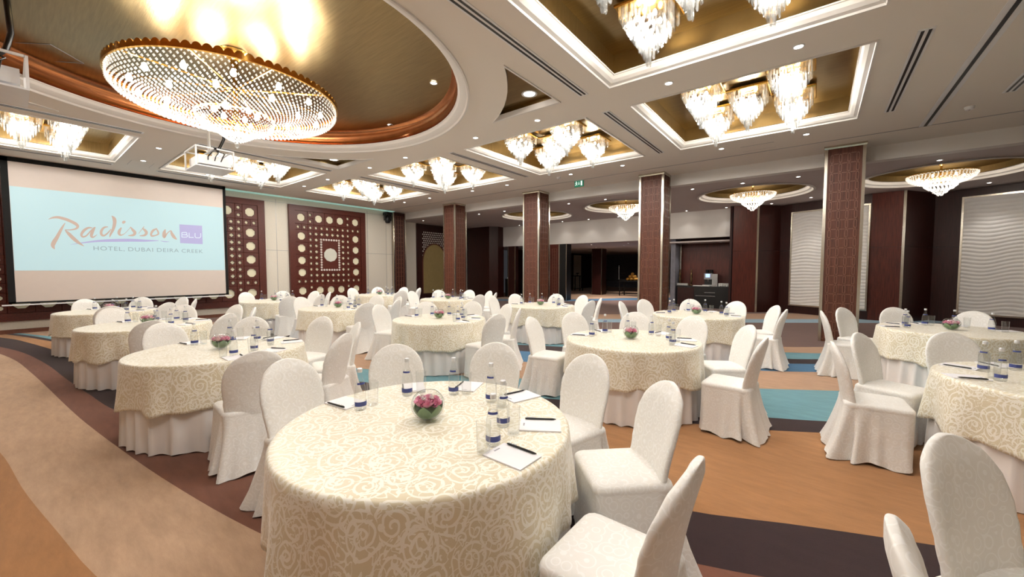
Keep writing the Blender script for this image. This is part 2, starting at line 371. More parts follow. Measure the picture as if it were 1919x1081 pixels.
# ---- ceiling with coffers, dome opening and four corner recesses
CW = 1.475
COFX = [-12.15, -8.47, -4.71, -1.0]
COF = [(-1.0, 3.97), (-1.0, 7.68), (-4.71, 7.68), (-8.47, 7.68), (-12.15, 7.62), (-12.15, 3.95), (-12.15, 0.22), (-1.0, 0.25)]  # last coffer is out of view, added so its chandeliers light the near table
DC = (-6.55, 2.14); DR = 3.22
BLK = (-10.0, -3.26, -1.12, 5.42)
def arc_tri(sx, sy):
    cx = BLK[1] if sx > 0 else BLK[0]; cy = BLK[3] if sy > 0 else BLK[2]
    R = 3.78; pts = [(cx, cy)]
    yy = math.sqrt(R*R-(cx-DC[0])**2)*sy + DC[1]; xx = math.sqrt(R*R-(cy-DC[1])**2)*sx + DC[0]
    a0 = math.atan2(yy-DC[1], cx-DC[0]); a1 = math.atan2(cy-DC[1], xx-DC[0])
    if abs(a1-a0) > PI: a1 += 2*PI if a1 < a0 else -2*PI
    pts += [(DC[0]+R*math.cos(a0+(a1-a0)*i/8), DC[1]+R*math.sin(a0+(a1-a0)*i/8)) for i in range(9)]
    return pts
loops = [[(XW, Y0), (X1, Y0), (X1, YF), (XW, YF)]]
for cx, cy in COF: loops.append([(cx-CW, cy-CW), (cx+CW, cy-CW), (cx+CW, cy+CW), (cx-CW, cy+CW)])
loops.append([(DC[0]+DR*math.cos(2*PI*i/96), DC[1]+DR*math.sin(2*PI*i/96)) for i in range(96)])
TRI = [arc_tri(1, 1), arc_tri(-1, 1), arc_tri(1, -1), arc_tri(-1, -1)]
loops += TRI
def filled(name, loops, z, material):
    bm = bmesh.new()
    for lp in loops:
        vs = [bm.verts.new((x, y, z)) for x, y in lp]
        for i in range(len(vs)): bm.edges.new((vs[i], vs[(i+1) % len(vs)]))
    bmesh.ops.triangle_fill(bm, use_beauty=True, use_dissolve=False, edges=bm.edges[:], normal=(0,0,-1))
    me = bpy.data.meshes.new(name); bm.to_mesh(me); bm.free(); me.materials.append(MT[material])
    return put(me, name)
ceiling = struct(filled('ceiling', loops, ZC, 'ceil'))
def rect(cx, cy, h, z): return [(cx-h, cy-h, z), (cx+h, cy-h, z), (cx+h, cy+h, z), (cx-h, cy+h, z)]
ZP = 4.56
PROF = [(0, 0), (0, -.018), (-.022, -.018), (-.030, .004), (-.075, .016), (-.115, .045), (-.135, .085), (-.150, .090), (-.150, .105)]
cm_me = MB().loft([rect(0, 0, CW+a, b_) for a, b_ in PROF], True, False, False).mesh('coffer_moulding', 'white')
cp_me = MB().loft([rect(0, 0, CW-.150, .105), rect(0, 0, CW-.13, .12), rect(0, 0, CW-.13, ZP-ZC)], True, False, True).mesh('coffer_panel', 'gold')
for cx, cy in COF:
    put(cm_me, 'coffer_moulding', ceiling, (cx, cy, ZC)); put(cp_me, 'coffer_panel', ceiling, (cx, cy, ZC))
def ring(r, z, n=96): return [(r*math.cos(2*PI*i/n), r*math.sin(2*PI*i/n), z) for i in range(n)]
MB().loft([ring(DR+a, b_) for a, b_ in [(0.0, 0), (0.0, -.02), (-.03, -.02), (-.045, .008), (-.10, .02), (-.15, .05), (-.165, .09), (-.18, .095), (-.18, .11)]], True, False, False).build('dome_moulding', 'white', ceiling, (DC[0], DC[1], ZC), smooth=True, angle=.6)
MB().loft([ring(DR-.18, .11), ring(DR-.14, .13), ring(DR-.14, .22), ring(DR-.155, .30), ring(DR-.20, .355), ring(DR-.27, .385)], True, False, False).build('dome_copper_band', 'copper', ceiling, (DC[0], DC[1], ZC), smooth=True)
MB().loft([ring(DR-.27, .385), ring(DR-.5, .40), ring(1.5, .405), ring(.1, .405)], True, False, True).build('dome_gold_panel', 'gold', ceiling, (DC[0], DC[1], ZC), smooth=True)
# access hatch outline in the gold panel
hz = ZC+.398; q = [onZ(u, v, hz) for u, v in ((15, 79), (94, 83), (157, 119), (80, 113))]
hb = MB()
for a, b_ in zip(q, q[1:]+q[:1]): hb.tube([a, b_], .006, 4)
hb.build('hatch_joint', 'grey', ceiling)
for t in TRI:
    c = (sum(p[0] for p in t)/len(t), sum(p[1] for p in t)/len(t))
    def sh(k, z): return [(c[0]+(x-c[0])*k, c[1]+(y-c[1])*k, z) for x, y in t]
    MB().loft([sh(1, ZC), sh(1, ZC-.015), sh(.95, ZC-.012), sh(.9, ZC+.04), sh(.88, ZC+.06)], True, False, False).build('corner_moulding', 'white', ceiling)
    MB().loft([sh(.88, ZC+.06), sh(.88, ZC+.12)], True, False, True).build('corner_panel', 'gold', ceiling)
# slot diffusers, partition tracks
def slot(x, y0, y1):
    t = MB(); t.box(x-.07, x+.07, y0, y1, ZC-.008, ZC+.01)
    o = tag(t.build('slot_diffuser', 'whitep'), None, None)
    for d in (-.03, .03):
        MB().box(x+d-.014, x+d+.014, y0+.03, y1-.03, ZC-.011, ZC-.007).build('slot', 'black', o)
    return o
SL = [(-2.86, 2.55, 5.43, 'beside the crystal cluster nearest the dome corner'), (-2.87, 6.2, 9.15, 'between the third and fourth column-side coffers'), (0.86, 6.25, 9.12, 'between the fourth column-side coffer and the ceiling track'),
      (-6.6, 6.2, 9.15, 'between the second and third column-side coffers'), (-10.33, 6.2, 9.15, 'between the first and second column-side coffers'), (-10.33, 2.5, 5.4, 'between the gold dome and the middle coffer by the screen'),
      (-10.33, -1.2, 1.68, 'between the gold dome and the coffer above the screen'), (-14.0, -1.2, 1.68, 'between the screen and the coffer above it'), (-14.0, 2.5, 5.4, 'between the screen and the middle coffer'), (2.15, 6.3, 9.2, 'beyond the black ceiling track, away from the coffers')]
for x, a, b_, w in SL: tag(slot(x, a, b_), 'white slot air diffuser '+w, 'air vent')
tr = thing('partition_track', 'black sliding partition track set across the ceiling in pale strips', 'track', (1.465, 0, ZC))
MB().box(-.08, .08, 2.0, 10.42, -.006, .01).build('strip', 'whitep', tr); MB().box(-.02, .02, 2.0, 10.42, -.012, -.004).build('groove', 'black', tr)
tg = thing('partition_track', 'thin dark ceiling joint running along the heads of the columns', 'track', (0, 10.43, ZC))
MB().box(XW, X1, -.012, .012, -.005, .01).build('groove', 'grey', tg)
# fascia and the lower side ceiling with round recesses
struct(MB().box(XW-.5, X1, YF, YF+.25, ZL, ZC+.1).build('trim_1', 'white'))
LREC = [(-9.7, 14.15), (-5.68, 14.12), (-1.66, 14.18), (2.3, 14.1)]; LR = 1.52
lo = [[(-16.6, YF+.25), (X1, YF+.25), (X1, 18.3), (-16.6, 18.3)]]
for cx, cy in LREC: lo.append([(cx+LR*math.cos(2*PI*i/64), cy+LR*math.sin(2*PI*i/64)) for i in range(64)])
side_ceil = struct(filled('ceiling', lo, ZL, 'sidew'))
rm = MB().loft([ring(LR+a, b_, 64) for a, b_ in [(0.0, 0), (.03, -.025), (-.03, -.035), (-.06, .01), (-.12, .03), (-.16, .09), (-.19, .10)]], True, False, False).mesh('recess_moulding', 'white', True, .6)
rp = MB().loft([ring(LR-.19, .10, 64), ring(LR-.15, .12, 64), ring(LR-.15, .26, 64), ring(LR-.4, .33, 64), ring(.1, .36, 64)], True, False, True).mesh('recess_panel', 'gold', True, .6)
for cx, cy in LREC:
    put(rm, 'recess_moulding', side_ceil, (cx, cy, ZL)); put(rp, 'recess_panel', side_ceil, (cx, cy, ZL))
# walls
wl = struct(MB().box(XW-.2, XW, Y0, YF+.1, 0, ZC+.3).build('wall_left', 'beige'))
wl2 = struct(MB().box(-16.3, -16.1, YF, 19, 0, ZL+.1).build('wall_left', 'beige'))
struct(MB().box(XW-.2, X1+.2, Y0-.2, Y0, 0, ZC+.1).build('wall_rear', 'beige'))
struct(MB().box(X1, X1+.2, Y0, 19, 0, ZC+.1).build('wall_right', 'beige'))
# wall panel joints and the cove light along the head of the wall
for y in (5.98, 9.62, 10.55):
    MB().box(XW, XW+.004, y-.006, y+.006, .12, 4.1).build('panel_joint', 'grey', wl)
for a, b_ in ((5.62, 6.36), (9.5, 10.9)):
    MB().box(XW, XW+.004, a, b_, 2.25, 2.262).build('panel_joint', 'grey', wl)
MB().box(XW, XW+.004, Y0, 10.9, 3.99, 4.0).build('panel_joint', 'grey', wl)
struct(MB().box(XW, XW+.03, Y0, 10.9, 0, .1).build('baseboard_left', 'c_brown'))
cv = tag(MB().box(XW+.02, XW+.26, Y0+.2, 10.85, ZC-.022, ZC-.004).build('cove_light', 'cove'), 'pale aqua cove light strip along the head of the screen wall', 'light')
# wall pilaster and side-room end wall
# ---- columns: carved walnut faces between nickel edge strips
CWD = 0.66
def fret_mesh(width, height, ncol, period):
    b = MB(); dx = width/ncol; rows = int(height/period)
    for c in range(ncol):
        x = -width/2 + dx*(c+.5)
        for r in range(rows):
            z = period*(r+.5)
            outl = [(.16, .46), (.30, .30), (.30, -.30), (.16, -.46), (-.16, -.46), (-.30, -.30), (-.30, .30), (-.16, .46)]
            o = [(x+a*dx*.62, z+k*period) for a, k in outl]; inn = [(x+a*dx*.36, z+k*period*.82) for a, k in outl]
            vs = [(p[0], -.010, p[1]) for p in o] + [(p[0], -.010, p[1]) for p in inn] + [(p[0], 0, p[1]) for p in o] + [(p[0], 0, p[1]) for p in inn]
            fs = []
            for i in range(8):
                j = (i+1) % 8; fs += [(i, j, 8+j, 8+i), (16+i, 16+j, j, i), (8+i, 8+j, 24+j, 24+i)]
            b.add(vs, fs)
            if c < ncol-1: b.box(x+dx*.2, x+dx*.8, -.007, 0, z+period*.42, z+period*.50)
    b.box(-width/2, -width/2+dx*.3, -.007, 0, 0, .01)
    return b.mesh('carved_links', 'woodline')
FR = fret_mesh(.56, 4.02, 4, .198)
core_me = MB().box(-CWD/2+.02, CWD/2-.02, -CWD/2+.02, CWD/2-.02, 0, ZC).mesh('column_core', 'woodcol')
stp = MB()
st_me = MB().box(-.026, .026, -.026, .026, 0, ZC-.07).mesh('edge_strip', 'nickel')
cap_me = MB().loft([[(-k,-k,z),(k,-k,z),(k,k,z),(-k,k,z)] for k, z in ((CWD/2+.005, ZC-.07), (CWD/2+.02, ZC-.04), (CWD/2+.02, ZC-.002))]).mesh('column_cap', 'nickel')
def column(x, y, label, faces=(0, 1, 3)):
    t = thing('column', label, 'column', (x, y, 0), 0, 'carved columns along the side of the hall')
    put(core_me, 'shaft', t)
    for sx in (-1, 1):
        for sy in (-1, 1): put(st_me, 'edge_strip', t, (sx*(CWD/2-.024), sy*(CWD/2-.024), 0))
    put(cap_me, 'cap', t)
    for k in faces:
        a = k*PI/2
        o = put(FR, 'carved_links', t, ((CWD/2-.02)*math.sin(a), -(CWD/2-.02)*math.cos(a), .06), a); o['kind'] = 'stuff'
    return t
for i, x in enumerate((-11.72, -7.7, -3.67, 0.375, 4.4)):
    column(x, 11.22, 'carved walnut column with nickel edges, %s free-standing one from the screen wall' % ORD[i])
pl = thing('pilaster', 'carved pilaster toned dark for shade, with nickel edges against the screen wall corner', 'column', (XW+.085, 11.17, 0), PI/2)
MB().box(-.32, .32, -.06, .08, 0, ZC-.04).build('shaft', 'wood2', pl)  # darker wood than the columns: the shade on this face is put into the colour
put(FR, 'carved_links', pl, (0, -.06, .06))['kind'] = 'stuff'
for sx in (-1, 1): MB().box(sx*.32-.03, sx*.32+.03, -.085, .0, 0, ZC-.03).build('edge_strip', 'nickel', pl)
# ---- pierced wood panels on the screen wall
def ngon(cx, cy, r, n, a0=0.0): return [(cx+r*math.cos(a0+2*PI*i/n), cy+r*math.sin(a0+2*PI*i/n)) for i in range(n)]
OCT = MB().prism(ngon(0, 0, .172, 8, PI/8), 0, .012).mesh('octagon_inset', 'glow')
RND = MB().prism(ngon(0, 0, .066, 8, PI/8), 0, .012).mesh('round_inset', 'glow')
DIA = MB().prism(ngon(0, 0, .088, 4, 0), 0, .012).mesh('diamond_inset', 'glow')
BIG = MB().prism(ngon(0, 0, .27, 10, PI/10), 0, .02).mesh('mirror_inset', 'mirror')
rs = MB()
for k in range(6): rs.lathe([(.016, 0), (.016, .008), (.008, .014)], 6, (.028*math.cos(k*PI/3), .028*math.sin(k*PI/3), 0))
rs.lathe([(.014, 0), (.012, .016)], 6); ROS = rs.mesh('rosette', 'plaster')
def pierced_panel(yc, nb, label):
    """nb big octagons between the corner pairs; local x along the wall, y up, z off the wall"""
    t = thing('pierced_wood_panel', label, 'wall panel', (XW, yc, 2.14)); t.rotation_euler = (PI/2, 0, PI/2)
    n2 = 2*nb+2; sx = .217; hx = n2*sx/2; sy = .228; hy = 10*sy/2
    cells = []     # x0,x1,y0,y1,hole(cx,cy,r,n,a0),kind
    B, RO, D = ('oct', .152, 8, PI/8), ('rnd', .052, 8, PI/8), ('dia', .072, 4, 0.0)
    def cell(x0, x1, y0, y1, k): cells.append((x0, x1, y0, y1, k))
    big = .46; top = .50
    for s in (-1, 1):
        xa, xb = sorted((s*hx, s*(hx+big)))
        for u in (-1, 1):
            ya, yb = sorted((u*hy, u*(hy+top))); cell(xa, xb, ya, yb, B)
            ym = (xa+xb)/2; y2, y3 = sorted((u*hy, u*(hy-.22)))
            cell(xa, ym, y2, y3, RO); cell(ym, xb, y2, y3, RO)
            xc, xd = sorted((s*hx, s*(hx-sx))); yq = (ya+yb)/2
            cell(xc, xd, ya, yq, RO); cell(xc, xd, yq, yb, RO)
        for k in range(4): cell(xa, xb, -.92+.46*k, -.46+.46*k, B)
    for u in (-1, 1):
        ya, yb = sorted((u*hy, u*(hy+top)))
        for k in range(nb): cell(-hx+sx+2*sx*k, -hx+sx+2*sx*(k+1), ya, yb, B)
    for i in range(n2):
        for j in range(10):
            e = min(i, n2-1-i, j, 9-j)
            if e < 2:
                x0 = -hx+sx*i; y0 = -hy+sy*j
                cell(x0, x0+sx, y0, y0+sy, RO if e == 0 else D)
    # board with real openings
    b = MB(); TH = .07; g = .004
    for x0, x1, y0, y1, (kd, r, n, a0) in cells:
        cx, cy = (x0+x1)/2, (y0+y1)/2; m = 16
        def sq(a, gx):
            c_, s_ = math.cos(a), math.sin(a); k = min((x1-x0-gx)/2/max(abs(c_), 1e-6), (y1-y0-gx)/2/max(abs(s_), 1e-6)); return (cx+c_*k, cy+s_*k)
        def hole(a):
            w = PI/n; d = ((a-a0) % (2*w)) - w; k = r*math.cos(w)/math.cos(d); return (cx+k*math.cos(a), cy+k*math.sin(a))
        cor = sorted({round((a) % (2*PI), 6) for a in [2*PI*i/m for i in range(m)] + [math.atan2(sy_*(y1-y0), sx_*(x1-x0)) for sx_ in (-1, 1) for sy_ in (-1, 1)] + [a0+2*PI*i/n for i in range(n)]})
        r0 = [(*sq(a, 0), TH-.012) for a in cor]; r1 = [(*sq(a, .016), TH) for a in cor]; r2 = [(*hole(a), TH) for a in cor]; r3 = [(*hole(a), .012) for a in cor]
        b.loft([r0, r1, r2, r3], True, False, False)
    ix, iy = hx-2*sx, hy-2*sy
    b.box(-ix, ix, -iy, iy, .0, TH-.01)
    W2, H2 = hx+big, hy+top
    b.build('fretwork_board', 'wood', t)
    fo = MB(); e = .215
    fo.box(-W2-e, W2+e, H2, H2+e*.9, 0, TH+.03); fo.box(-W2-e, W2+e, -H2-e*.9, -H2, 0, TH+.03); fo.box(-W2-e, -W2, -H2, H2, 0, TH+.03); fo.box(W2, W2+e, -H2, H2, 0, TH+.03)
    fo.build('frame', 'wood', t)
    MB().box(-W2, W2, -H2, H2, .0, .004).build('backing', 'wood2', t)
    for x0, x1, y0, y1, (kd, *_r) in cells:
        put({'oct': OCT, 'rnd': RND, 'dia': DIA}[kd], {'oct': 'octagon_inset', 'rnd': 'round_inset', 'dia': 'diamond_inset'}[kd], t, ((x0+x1)/2, (y0+y1)/2, .006))
    fx, fy = ix-.07, iy-.09
    nx, ny = int(2*fx/.092), int(2*fy/.092)
    for i in range(nx+1):
        for u in (-1, 1): put(ROS, 'rosette', t, (-fx+2*fx*i/nx, u*fy, TH-.01))
    for j in range(1, ny):
        for u in (-1, 1): put(ROS, 'rosette', t, (u*fx, -fy+2*fy*j/ny, TH-.01))
    put(BIG, 'mirror_inset', t, (0, 0, TH-.01))
    return t
pierced_panel(7.925, 3, 'square mahogany panel pierced with lit octagons and diamonds around a mirror')
pierced_panel(2.30, 11, 'wide pierced mahogany panel half hidden behind the projection screen')

# ---- side room: arch wall, back wall, zigzag wood and relief panels
ar = thing('arched_niche', 'mahogany niche with white lattice spandrel over an olive arch', 'niche', (-16.095, 13.85, 0), PI/2)
# local x = along +y of the hall, local -y = into the room (+x)
A0, A1 = -1.15, 1.15
MB().box(A0, A1, -.06, -.001, 0, 3.88).build('surround', 'wood2', ar)
arch = [(-.8, .32)] + [(-.8, 1.9)] + [(-.8+.8*(1-math.cos(a))*1.0, 1.9+1.0*math.sin(a)**.9) for a in [PI/2*i/10 for i in range(1, 11)]]
poly = arch + [(-x, z) for x, z in reversed(arch[:-1])]
MB().loft([[(x, -.07, z) for x, z in poly], [(x, -.062, z) for x, z in poly]]).build('olive_recess', 'olive', ar)
rimp = arch + [(-x, z) for x, z in reversed(arch[:-1])]
MB().tube([(x, -.08, z) for x, z in rimp], .035, 6).build('arch_rim', 'woodcol', ar)
lat = MB()
for i in range(13):
    for j in range(17):
        x = -.76 + i*.125 + (j % 2)*.062; z = 1.85+j*.108
        inside = abs(x) < .8 and z < 1.95+.95*math.sqrt(max(0, 1-(x/.8)**2))
        if x < .8 and z < 3.5 and not inside: lat.lathe([(.038, 0), (.038, .01), (.02, .012)], 6, (x, z, 0))
lat.v = [(x, -.062-z, y) for x, y, z in lat.v]
lo_ = lat.build('lattice', 'plaster', ar); lo_['kind'] = 'stuff'
bx_ = tag(MB().prism([(-15.9, 16.2), (-14.2, 16.15), (-13.95, 16.6), (-13.95, 17.1), (-15.9, 17.1)], 0, ZL).build('wood_cabinet_wall', 'wood2'), 'tall flush mahogany corner block beside the service doorway', 'wall panel')
tag(MB().box(-16.05, -15.95, 15.1, 16.2, 0, ZL).build('wall_panel', 'beige'), 'narrow pale wall strip beside the tall mahogany corner block', 'wall panel')
struct(MB().box(-14.0, -2.5, YB, YB+.2, 2.83, ZL+.02).build('wall_far', 'white'))
struct(MB().box(X1-.2, X1, 15, 19, 0, ZL).build('wall_far', 'wood2'))
# service doorway: panels and piers under the white band
def pier(x0, x1, y0, y1, label, m='wood2', h=2.83, carved=False):
    t = thing('wood_pier', label, 'wall panel', (x0, y0, 0))
    MB().box(0, x1-x0, 0, y1-y0, 0, h).build('body', m, t)
    MB().box(-.03, .0, -.03, .02, 0, h).build('edge_strip', 'nickel', t); MB().box(x1-x0, x1-x0+.03, -.03, .02, 0, h).build('edge_strip', 'nickel', t)
    return t
def xat(u, y=YB): return onY(u, 500, y).x
pier(xat(953), xat(965), YB, YB+.3, 'narrow mahogany pier with nickel edges beside the dark serving shelf')
p2 = pier(xat(1031), xat(1047), YB, YB+.25, 'red carved pier with nickel edges under the white band', 'wood')
f2 = fret_mesh(.36, 2.7, 3, .16); put(f2, 'carved_links', p2, ((xat(1047)-xat(1031))/2, 0, .06))['kind'] = 'stuff'
pier(xat(1049), xat(1061), YB, YB+.5, 'black lacquered pier with nickel edge at the wide opening', 'black')
pier(xat(1110, 22.2), xat(1127, 22.2), 22.2, 22.9, 'dark mahogany free-standing pier inside the buffet room', 'wood2')
cb = thing('service_cabinet', 'black service cabinet with folded napkin in the dark doorway', 'cabinet', (-13.93, YB+.15, 0))
MB().box(0, .24, 0, .5, .03, 1.0).build('body', 'black', cb); MB().box(0, .25, -.02, .52, 1.0, 1.03).build('top', 'black', cb); MB().box(.02, .22, .02, .48, 0, .03).build('plinth', 'steel', cb)
tag(MB().loft([[(-.13,-.1,0),(.13,-.1,0),(.13,.1,0),(-.13,.1,0)], [(-.1,-.05,.1),(.06,-.06,.12),(.08,.05,.1),(-.1,.06,.08)], [(-.03,-.02,.17),(.02,-.02,.17),(.02,.02,.16),(-.03,.02,.16)]]).build('napkin', 'china', None, (-13.80, YB+.4, 1.03)), 'folded white napkin standing on the black service cabinet', 'napkin')
s2 = thing('service_cabinet', 'low black cabinet with steel tray behind the second carved column', 'cabinet', (xat(966), YB+.5, 0))
MB().box(0, 1.1, 0, .5, 0, .98).build('body', 'black', s2); MB().box(.05, .9, .05, .45, .98, 1.02).build('tray', 'steel', s2); MB().box(.1, .3, -.02, 0, .86, .89).build('handle', 'steel', s2)
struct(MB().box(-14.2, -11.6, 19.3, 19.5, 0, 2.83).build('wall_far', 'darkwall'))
# buffet room behind
struct(MB().box(-16.6, -4.75, YB+.2, 34, 2.83, 2.95).build('ceiling', 'sidew'))
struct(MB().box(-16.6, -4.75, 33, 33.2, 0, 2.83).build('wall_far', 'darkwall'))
struct(MB().box(-15.6, -15.4, 19.5, 33, 0, 2.83).build('wall_left', 'wood2'))
tag(MB().box(-15.4, -15.36, 27.7, 28.9, 0, 2.7).build('wall_panel', 'beige'), 'pale curtain-like wall strip between dark panels in the buffet room', 'wall panel')
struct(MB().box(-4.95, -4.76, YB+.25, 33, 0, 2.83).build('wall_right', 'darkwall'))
def side_table(x, y, w, d, h, label, name='buffet_table'):
    t = thing(name, label, 'table', (x, y, 0))
    MB().box(-w/2, w/2, -d/2, d/2, h-.05, h).build('top', 'black', t)
    for sx in (-1, 1):
        for sy in (-1, 1): MB().box(sx*(w/2-.04)-.025, sx*(w/2-.04)+.025, sy*(d/2-.04)-.025, sy*(d/2-.04)+.025, 0, h-.05).build('leg', 'black', t)
    MB().box(-w/2+.04, w/2-.04, -.02, .02, .15, .18).build('stretcher', 'black', t)
    return t
side_table(-13.85, 25.5, .7, .5, 1.1, 'tall narrow black side table by the pale strip of wall', 'side_table')
tag(MB().lathe([(.05, 0), (.05, .02), (.015, .05), (.015, .1), (.12, .16), (.14, .2)], 12).build('footed_bowl', 'black', None, (-13.85, 25.5, 1.1)), 'small black footed bowl on the tall narrow side table', 'bowl')
side_table(-10.1, 24.6, 2.6, .8, .9, 'long black buffet table laid with tiered glass trays')
side_table(-8.5, 22.6, 1.6, .8, .9, 'black buffet table piled with golden fruit and pastries')
ts = thing('tiered_stand', 'three-tier clear glass cake stand on the long buffet table', 'stand', (-10.3, 24.6, .9))
for k in range(3): MB().lathe([(.42-.06*k, .12+.3*k), (.44-.06*k, .14+.3*k)], 20).build('tray', 'glass', ts)
MB().lathe([(.02, 0), (.02, .9)], 8).build('pole', 'steel', ts)
FRUIT = [(dx*.21, dy*.21, 0) for dx in (-1, 0, 1) for dy in (-1, 0, 1)] + [(dx*.21, dy*.21, .15) for dx in (-.5, .5) for dy in (-.5, .5)] + [(0, 0, .30)]
FR_ME = MB().lathe([(.0, -.09), (.07, -.06), (.1, 0), (.07, .06), (.0, .09)], 10, cap0=False, cap1=False).mesh('fruit', 'food', True)
for dx, dy, dz in FRUIT:
    tag(put(FR_ME, 'fruit', None, (-8.6+dx, 22.55+dy, .992+dz)), 'round golden fruit in the pyramid on the buffet table' if dz < .3 else 'round golden fruit topping the pyramid on the buffet table', 'fruit', 'fruit heaped on the buffet table')
# coffee alcove
struct(MB().box(-5.0, -2.4, 18.05, 18.2, 0, 2.9).build('wall_far', 'wood'))
struct(MB().box(-5.0, -2.45, YB+.05, 18.1, 2.66, 2.72).build('ceiling', 'sidew'))
MBx = thing('alcove_post', 'nickel edge post on the left side of the coffee alcove', 'trim', (-4.70, 17.9, 0)); MB().box(-.03, .03, -.03, .03, 0, 2.66).build('post', 'nickel', MBx); MB().box(-.05, .05, -.05, .05, 0, .02).build('foot', 'nickel', MBx)
co = thing('coffee_counter', 'black coffee counter with steel drawer handles in the mahogany alcove', 'counter', (-4.66, 17.30, 0))
MB().box(0, 1.98, 0, .55, 0, .84).build('body', 'black', co); MB().box(-.01, 2.0, -.02, .56, .84, .88).build('worktop', 'black', co)
MB().box(.02, .66, -.02, 0, .05, .82).build('door', 'wood2', co)
for z, x0, x1 in ((.62, 1.05, 1.45), (.48, .72, 1.45)): MB().box(x0, x1, -.03, -.01, z, z+.02).build('handle', 'steel', co)
cmx = thing('coffee_machine', 'silver coffee machine with lit display on the alcove counter', 'coffee machine', (-3.68, 17.6, .88))
MB().box(-.05, .42, -.12, .3, 0, .06).build('drip_tray', 'steel', cmx); MB().box(0, .3, 0, .3, .06, .55).build('body', 'black', cmx); MB().box(.3, .5, -.08, .3, .0, .5).build('milk_cooler', 'steel', cmx)
MB().box(.0, .3, -.08, 0, .28, .52).build('head', 'grey', cmx); MB().box(.06, .22, -.09, -.08, .36, .5).build('display', 'screenlcd', cmx); MB().lathe([(.02, .18), (.03, .28)], 8, (.15, -.04, 0)).build('spout', 'steel', cmx)
for k in range(2): MB().lathe([(.06, .55), (.075, .66), (.06, .67)], 10, (.08+.15*k, .15, 0)).build('bean_hopper', 'black', cmx)
tag(MB().box(-.3, .32, -.07, .10, 0, .03).build('serving_mat', 'china', None, (-3.75, 17.36, .88)), 'white serving mat in front of the coffee machine', 'mat')
cup_me = MB().lathe([(.025, 0), (.03, .005), (.045, .06), (.043, .06), (.028, .008)], 12).mesh('cup', 'china', True)
for i in range(7):
    for j in range(2):
        for k in range(2): tag(put(cup_me, 'coffee_cup', None, (-3.1+.088*i, 17.48+.11*j, .88+.062*k)), 'white coffee cup, %s from the coffee machine, %s of the %s row' % (ORD[i], ('bottom', 'top')[k], ('front', 'back')[j]), 'cup', 'stacked coffee cups on the counter')
tin = thing('cutlery_tray', 'low steel cutlery tray on the alcove counter', 'tray', (-4.5, 17.55, .88)); MB().box(-.22, .22, -.12, .12, 0, .015).build('base', 'steel', tin)
for sx in (-1, 1): MB().box(sx*.22-.01, sx*.22+.01, -.12, .12, .0, .1).build('side', 'steel', tin)
MB().box(-.22, .22, -.12, -.10, 0, .1).build('front', 'steel', tin)
for k, w in enumerate(('beside the nickel post', 'next to the coffee machine')):
    st = thing('figurine', 'slender bronze figurine on the alcove counter, '+w, 'figurine', (-4.68+.46*k, 17.75, .88))
    MB().lathe([(.05, 0), (.05, .04), (.03, .06)], 8).build('base', 'bronze', st); MB().lathe([(.03, .06), (.035, .2), (.045, .3), (.03, .38), (.05, .45), (.045, .52), (.018, .56), (.028, .60), (.03, .64), (.012, .68)], 10).build('figure', 'bronze', st, smooth=True)
# zigzag end wall: wood facets and framed wave-relief panels
def facet(p, q, m, label, strip=True):
    t = thing('wood_facet', label, 'wall panel', (p[0], p[1], 0), math.atan2(q[1]-p[1], q[0]-p[0])); L_ = math.hypot(q[0]-p[0], q[1]-p[1])
    MB().box(0, L_, 0, .1, 0, 2.24).build('lower_panel', m, t); MB().box(0, L_, 0, .1, 2.246, ZL-.01).build('upper_panel', m, t)
    if strip: MB().box(L_-.03, L_+.03, -.03, .06, 0, ZL-.01).build('edge_strip', 'nickel', t)
    return t, L_
def wave_panel(t, a, b_, z0, z1, seed):
    rnd = random.Random(seed); ph = [rnd.random()*6 for _ in range(6)]
    def fn(u, v):
        x = a+(b_-a)*u; z = z0+(z1-z0)*v
        w = math.sin(z*30 + 1.6*math.sin(x*1.9+ph[0]+z*.6) + 1.1*math.sin(x*4.1+ph[1]-z*1.3) + .5*math.sin(x*7+ph[2]))
        return (x, -.042-.022*abs(w)**.8, z)
    MB().grid(fn, 40, int((z1-z0)*64)).build('wave_relief', 'wave', t, smooth=True)
    f = .045
    for nm, bb in (('frame_side', (a-f, a, z0-f, z1+f)), ('frame_side', (b_, b_+f, z0-f, z1+f)), ('frame_rail', (a, b_, z1, z1+f)), ('frame_rail', (a, b_, z0-f, z0))):
        MB().box(bb[0], bb[1], -.085, -.0, bb[2], bb[3]).build(nm, 'nickel', t)
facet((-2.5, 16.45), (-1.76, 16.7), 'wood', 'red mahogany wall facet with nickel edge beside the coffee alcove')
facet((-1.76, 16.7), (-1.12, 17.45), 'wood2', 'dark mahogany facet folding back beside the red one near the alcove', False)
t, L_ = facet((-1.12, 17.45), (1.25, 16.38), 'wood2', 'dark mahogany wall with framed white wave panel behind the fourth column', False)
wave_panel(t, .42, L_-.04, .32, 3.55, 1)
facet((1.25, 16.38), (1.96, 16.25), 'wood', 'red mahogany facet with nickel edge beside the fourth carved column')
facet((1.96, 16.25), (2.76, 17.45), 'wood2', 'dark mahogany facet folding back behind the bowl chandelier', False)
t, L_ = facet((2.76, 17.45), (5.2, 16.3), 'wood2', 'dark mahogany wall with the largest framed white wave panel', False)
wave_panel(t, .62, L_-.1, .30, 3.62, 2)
MB().box(-2.62, -2.55, 16.5, 18.0, 0, ZL).build('wall_far', 'wood2')['kind'] = 'structure'

